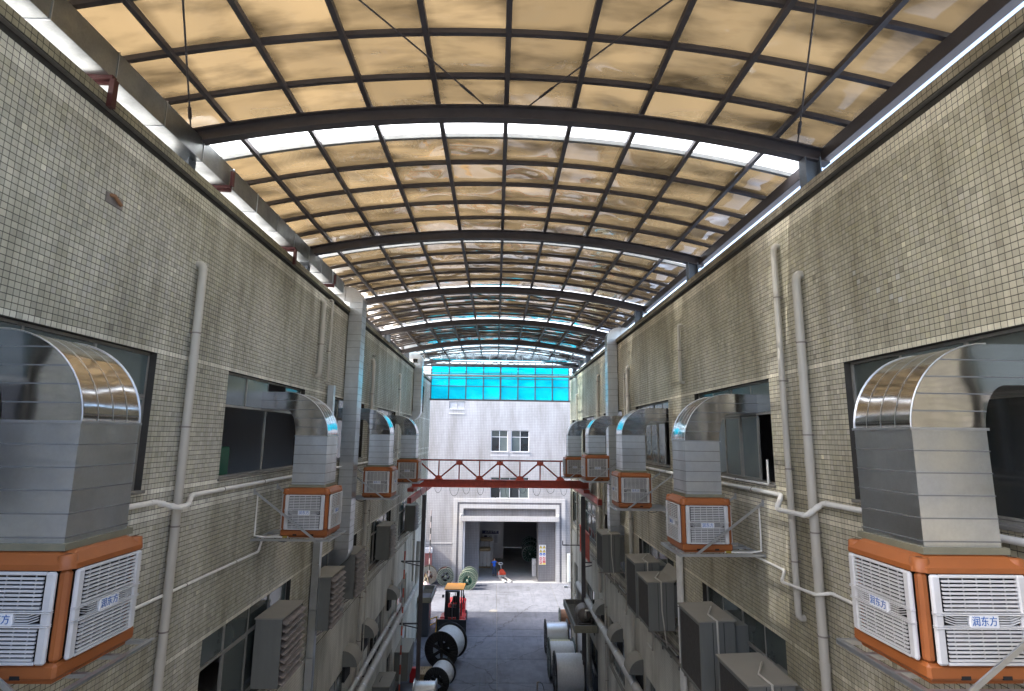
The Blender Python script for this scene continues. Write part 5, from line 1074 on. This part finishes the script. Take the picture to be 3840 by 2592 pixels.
# ================================================================ pallet jack and worker
PJ = thing('pallet_jack', 'red hand pallet jack with white forks being pulled into the door', 'pallet jack', (1.0, 68.1, G), None, math.radians(17))
for s in (-1, 1):
    f = obj('fork', MB().prism([(s*.22, -2.15), (s*.30, -2.25), (s*.40, -2.25), (s*.46, -2.15), (s*.46, .1), (s*.22, .1)], 'Z', .10, .18), mat('worn_white_paint', (.66, .64, .60), .5, noise=.4, nscale=8), PJ); obj('roller', MB().lathe([(0, -.09), (.09, -.09), (.09, .09), (0, .09)], 'X', (s*.34, -2.0, .09), 14), M_black, PJ)
obj('head_frame', MB().box(-.46, -.36, .0, .12, .15, .75, .01).box(-.46, .46, .02, .14, .15, .30, .01), MATS['worn_white_paint'], PJ)
obj('pump_body', MB().prism([(-.5, .35), (.5, .35), (.42, .62), (.15, .95), (-.12, .98), (-.38, .72)], 'Y', .02, .30), M_jackred, PJ)
obj('steer_wheel', MB().lathe([(0, -.10), (.13, -.10), (.13, .10), (0, .10)], 'X', (0, .32, .13), 16), M_black, PJ)
obj('tow_bar', MB().tube([(-.02, .25, .80), (.03, .68, 1.34)], .05, 10), M_galv, PJ); obj('grip', MB().tube([(.03, .68, 1.34), (-.19, .70, 1.40), (-.17, .78, 1.56), (.21, .78, 1.56), (.25, .70, 1.40), (.03, .68, 1.34)], .04, 8), M_aluw, PJ)
def grown(name, verts, edges, radii, m, parent, root=0, sub=2):
    me = bpy.data.meshes.new(name); me.from_pydata(verts, edges, []); o = bpy.data.objects.new(name, me); C.objects.link(o)
    md = o.modifiers.new('s', 'SKIN'); md.use_smooth_shade = True; md.branch_smoothing = .6
    for i, r in enumerate(radii): me.skin_vertices[0].data[i].radius = (r, r) if not isinstance(r, tuple) else r
    me.skin_vertices[0].data[root].use_root = True
    sb_ = o.modifiers.new('u', 'SUBSURF'); sb_.levels = sub; sb_.render_levels = sub
    dg = bpy.context.evaluated_depsgraph_get(); out = bpy.data.meshes.new_from_object(o.evaluated_get(dg)); bpy.data.objects.remove(o); out.materials.clear()
    for p in out.polygons: p.use_smooth = True
    return obj(name, out, m, parent)
PE = thing('person', 'worker in a blue short-sleeved shirt walking into the door, right hand on the jack handle', 'person', (.05, 69.0, G))
S = 2.10/1.70
def P3(*p): return [(x*S, y*S, z*S) for x, y, z in p]
# body: skin-coloured continuous figure
v = P3((0, 0, .92), (0, .01, 1.10), (0, .02, 1.28), (0, .01, 1.42), (0, .015, 1.49), (0, .03, 1.60), (0, .04, 1.66),
       (.09, 0, .86), (.10, .10, .48), (.10, .02, .10), (.10, .16, .04), (-.09, 0, .86), (-.09, -.02, .48), (-.09, -.20, .14), (-.09, -.10, .05),
       (.17, .0, 1.38), (.33, -.08, 1.24), (.50, -.16, 1.15), (.57, -.18, 1.14), (-.17, .0, 1.38), (-.24, -.02, 1.12), (-.23, .05, .88), (-.225, .075, .80))
e = [(0, 1), (1, 2), (2, 3), (3, 4), (4, 5), (5, 6), (0, 7), (7, 8), (8, 9), (9, 10), (0, 11), (11, 12), (12, 13), (13, 14), (3, 15), (15, 16), (16, 17), (17, 18), (3, 19), (19, 20), (20, 21), (21, 22)]
rad = [(.13, .10), (.125, .095), (.15, .10), (.11, .08), .055, .085, .07, .085, .06, .042, .035, .085, .06, .042, .035, .065, .045, .034, .03, .065, .045, .034, .03]
rad = [tuple(a*S for a in r) if isinstance(r, tuple) else r*S for r in rad]
body = grown('body', v, e, rad, M_skin, PE)
# shirt and trousers over it
v = P3((0, 0, .84), (0, .01, 1.05), (0, .02, 1.27), (0, .01, 1.41), (.18, 0, 1.37), (.29, -.06, 1.28), (-.18, 0, 1.37), (-.235, -.015, 1.17)); e = [(0, 1), (1, 2), (2, 3), (3, 4), (4, 5), (3, 6), (6, 7)]
grown('shirt', v, e, [tuple(a*S for a in r) for r in ((.155, .125), (.155, .125), (.175, .125), (.13, .10), (.085, .085), (.07, .07), (.085, .085), (.07, .07))], M_blue, PE)
v = P3((0, 0, .90), (.09, 0, .82), (.10, .10, .48), (.10, .03, .09), (-.09, 0, .82), (-.09, -.02, .48), (-.09, -.18, .13)); e = [(0, 1), (1, 2), (2, 3), (0, 4), (4, 5), (5, 6)]
grown('trousers', v, e, [tuple(a*S for a in r) for r in ((.15, .12), (.10, .10), (.078, .078), (.062, .062), (.10, .10), (.078, .078), (.062, .062))], M_jeans, PE)
grown('hair', P3((0, .0, 1.60), (0, -.01, 1.66), (0, .03, 1.70)), [(0, 1), (1, 2)], [.085*S, .085*S, .06*S], M_hair, PE)
for s, (fx, fy) in ((1, (.10, .03)), (-1, (-.09, -.19))): obj('shoe', MB().box((fx-.05)*S, (fx+.05)*S, (fy-.09)*S, (fy+.18)*S, (.0 if s > 0 else .05)*S, (.09 if s > 0 else .14)*S, .03), M_black, PE)
for s, hx, hy, hz in ((1, .58, -.18, 1.14), (-1, -.225, .09, .77)):
    for k in range(4): obj('finger', MB().tube([((hx+s*.0)*S, (hy-.03+.022*k)*S, hz*S), ((hx+s*.035)*S, (hy-.03+.022*k)*S, (hz-.02-.004*k)*S), ((hx+s*.03)*S, (hy-.03+.022*k)*S, (hz-.055)*S)], .011*S, 6), M_skin, PE)
    obj('finger', MB().tube([(hx*S, (hy-.045)*S, hz*S), ((hx+.01)*S, (hy-.07)*S, (hz-.03)*S)], .012*S, 6), M_skin, PE)
# ================================================================ ledges, tank, poles and barriers
def ledge(lb, x0, x1, y0, y1, z, X):
    t = thing('planter_ledge', lb, 'ledge', ((x0+x1)/2, (y0+y1)/2, z)); a, b = (x1-x0)/2, (y1-y0)/2
    obj('slab', MB().box(-a, a, -b, b, 0, .12), M_conc_dk, t)
    for p in ((-a, -a+.12, -b, b), (a-.12, a, -b, b), (-a+.12, a-.12, -b, -b+.12), (-a+.12, a-.12, b-.12, b)): obj('kerb', MB().box(*p, .12, .42, .01), M_conc_dk, t)
    tm = MB().box(-.045, .045, 0, .008, -.045, .045).mesh('tile'); tm.materials.append(mat('ledge_tile', (.30, .28, .20), .5, noise=.5, nscale=6))
    for i in range(int(2*a/.1)):
        for j in range(4): link(bpy.data.objects.new('tile', tm), t, (-a+.05+i*.1, -b-.009, .06+j*.1))
    r = random.Random(3); lt = MB()
    for i in range(120):
        x, y, h = r.uniform(-a+.15, a-.15), r.uniform(-b+.15, b-.15), r.uniform(.01, .06); w_ = r.uniform(.03, .10); an = r.uniform(0, 3); c_, s_ = math.cos(an)*w_, math.sin(an)*w_
        lt.add([(x-c_, y-s_, .125), (x+c_, y+s_, .125+h*.4), (x+c_-s_*.5, y+s_+c_*.5, .125+h), (x-c_-s_*.5, y-s_+c_*.5, .13)], [(0, 1, 2, 3)])
    tag(obj('litter', lt, M_soil, t), kind='stuff'); obj('soil', MB().box(-a+.12, a-.12, -b+.12, b-.12, .12, .125), M_soil, t); return t
ledge('concrete ledge with dry litter under the right wall, carrying a rusty tank', 4.97, XR-.01, 35.6, 41.2, -11.72, XR)
ledge('concrete ledge with dry litter on the left wall beside the crane column', XL+.01, -5.12, 48.4, 52.4, -13.65, XL)
t = thing('rusty_tank', 'rusty horizontal tank on a frame standing on the right ledge', 'tank', (5.75, 36.9, -11.59)); obj('shell', MB().lathe([(0, -.62), (.25, -.6), (.42, -.5), (.46, -.35), (.46, .5), (.42, .62), (0, .7)], 'Y', (0, 0, .66), 26), M_tank, t); [obj('cradle', MB().bar((-.42, yc, .0), (-.42, yc, .55), .05).bar((.42, yc, 0), (.42, yc, .55), .05).bar((-.46, yc, .16), (.46, yc, .16), .05), M_rust, t) for yc in (-.45, .45)]
obj('outlet_pipe', MB().tube([(0, -.65, .55), (0, -.8, .6), (0, -.8, 1.0), (.55, -.8, 1.06)], .05, 9), M_pvc, t); obj('handrail', MB().tube([(-.5, -.5, 0), (-.5, -.5, 1.15)], .02, 6).tube([(-.5, .7, 0), (-.5, .7, 1.15)], .02, 6), M_rust, t)
def striped(lb, x, y, h, r, m1, m2, tilt=0., k=9):
    t = thing('striped_pole', lb, 'pole', (x, y, G))
    for i in range(k): a, b = h*i/k, h*(i+1)/k-.004; obj('band', MB().tube([(tilt*a, 0, a), (tilt*b, 0, b)], r, 9), m1 if i % 2 else m2, t)
striped('tall thin red and white pole standing against the left wall', -5.75, 37.3, 9.6, .05, M_red, mat('dirty_white', (.5, .49, .46), .7), 0, 17)
striped('tall thin black and grey striped pole at the left of the sunny yard', -7.05, 63.4, 8.25, .06, M_black, mat('pole_grey', (.30, .26, .26), .7), 0, 13)
t = thing('yellow_barrier', 'yellow steel guard rail behind the big left reel', 'barrier', (-5.15, 49.8, G))
obj('post', MB().tube([(-.3, 0, 0), (-.3, 0, 1.15)], .07, 10), M_yellow, t); obj('post', MB().tube([(.3, 0, 0), (.3, .9, 0), (.3, .9, 1.0)], .05, 8), M_yellow, t); obj('rail', MB().tube([(-.3, 0, 1.0), (.3, .9, 1.0)], .045, 8), M_yellow, t); obj('rail', MB().tube([(-.3, 0, .55), (.3, .9, .55)], .045, 8), M_yellow, t)
t = thing('dark_cabinet', 'tall dark blue grey cabinet under the left ledge', 'cabinet', (-5.7, 49.6, G)); obj('body', MB().box(-.5, .35, -.8, .8, 0, 3.0, .02), mat('dark_bluegrey', (.045, .052, .07), .5), t); obj('door', MB().box(.35, .37, -.75, .75, .08, 2.92, .006), MATS['dark_bluegrey'], t)
t = thing('pipe_post', 'short pipe post with a loose black cable at the bottom of the yard', 'post', (2.8, 36.6, G)); obj('post', MB().tube([(0, 0, 0), (0, 0, 1.5), (.12, 0, 1.56)], .05, 9), M_rust, t); obj('cable', MB().tube([(.1, 0, 1.55), (.3, .02, 1.45), (.38, .02, 1.25), (.45, .05, .9), (.7, .1, .3), (.8, .1, .02)], .02, 6), M_black, t)
t = thing('plastic_pipe', 'long white plastic pipe leaning along the foot of the right wall', 'pipe', (5.9, 41.2, G+.06)); obj('pipe', MB().tube([(0, 0, 0), (-.1, 6.3, .9)], .09, 12), M_pvcw, t)
t = thing('tied_bundle', 'pink and white tied bundle on the ground at the far left of the yard', 'bundle', (-7.3, 62.6, G)); obj('sack', MB().lathe([(0, 0), (.55, .05), (.62, .35), (.5, .62), (.18, .8), (.1, .95)], 'Z', (0, 0, 0), 16), mat('pink_cloth', (.62, .40, .38), .8, noise=.5, nscale=7, dark=(.7, .66, .62)), t); obj('strap', MB().tube([(-.25, 0, .8), (0, 0, 1.7), (.3, 0, .8)], .03, 6), M_wrap, t)
t = thing('fire_box', 'small red fire box at the foot of the left crane column', 'box', (-5.25, 40.4, G)); obj('body', MB().box(-.3, .3, -.15, .15, 0, .9, .02), M_fred, t); obj('door', MB().box(-.26, .26, -.16, -.151, .06, .84), M_fred, t)
t = thing('green_machine', 'dark green machine cabinet seen through the second left window', 'machine', (XL-1.2, 14.2, -1.74)); obj('body', MB().box(-.5, .5, -.7, .7, 0, 1.4, .03), M_green, t); obj('gauge', MB().lathe([(0, .505), (.1, .505), (.1, .5)], 'X', (0, .1, 1.0), 14), M_dark, t)
# ================================================================ survey units to metres
bpy.context.view_layer.update()
for me in bpy.data.meshes:
    if me.users: me.transform(Matrix.Scale(K, 4)); me.update()
for o in bpy.data.objects:
    if o.type in {'MESH', 'EMPTY'}: o.location = o.location*K
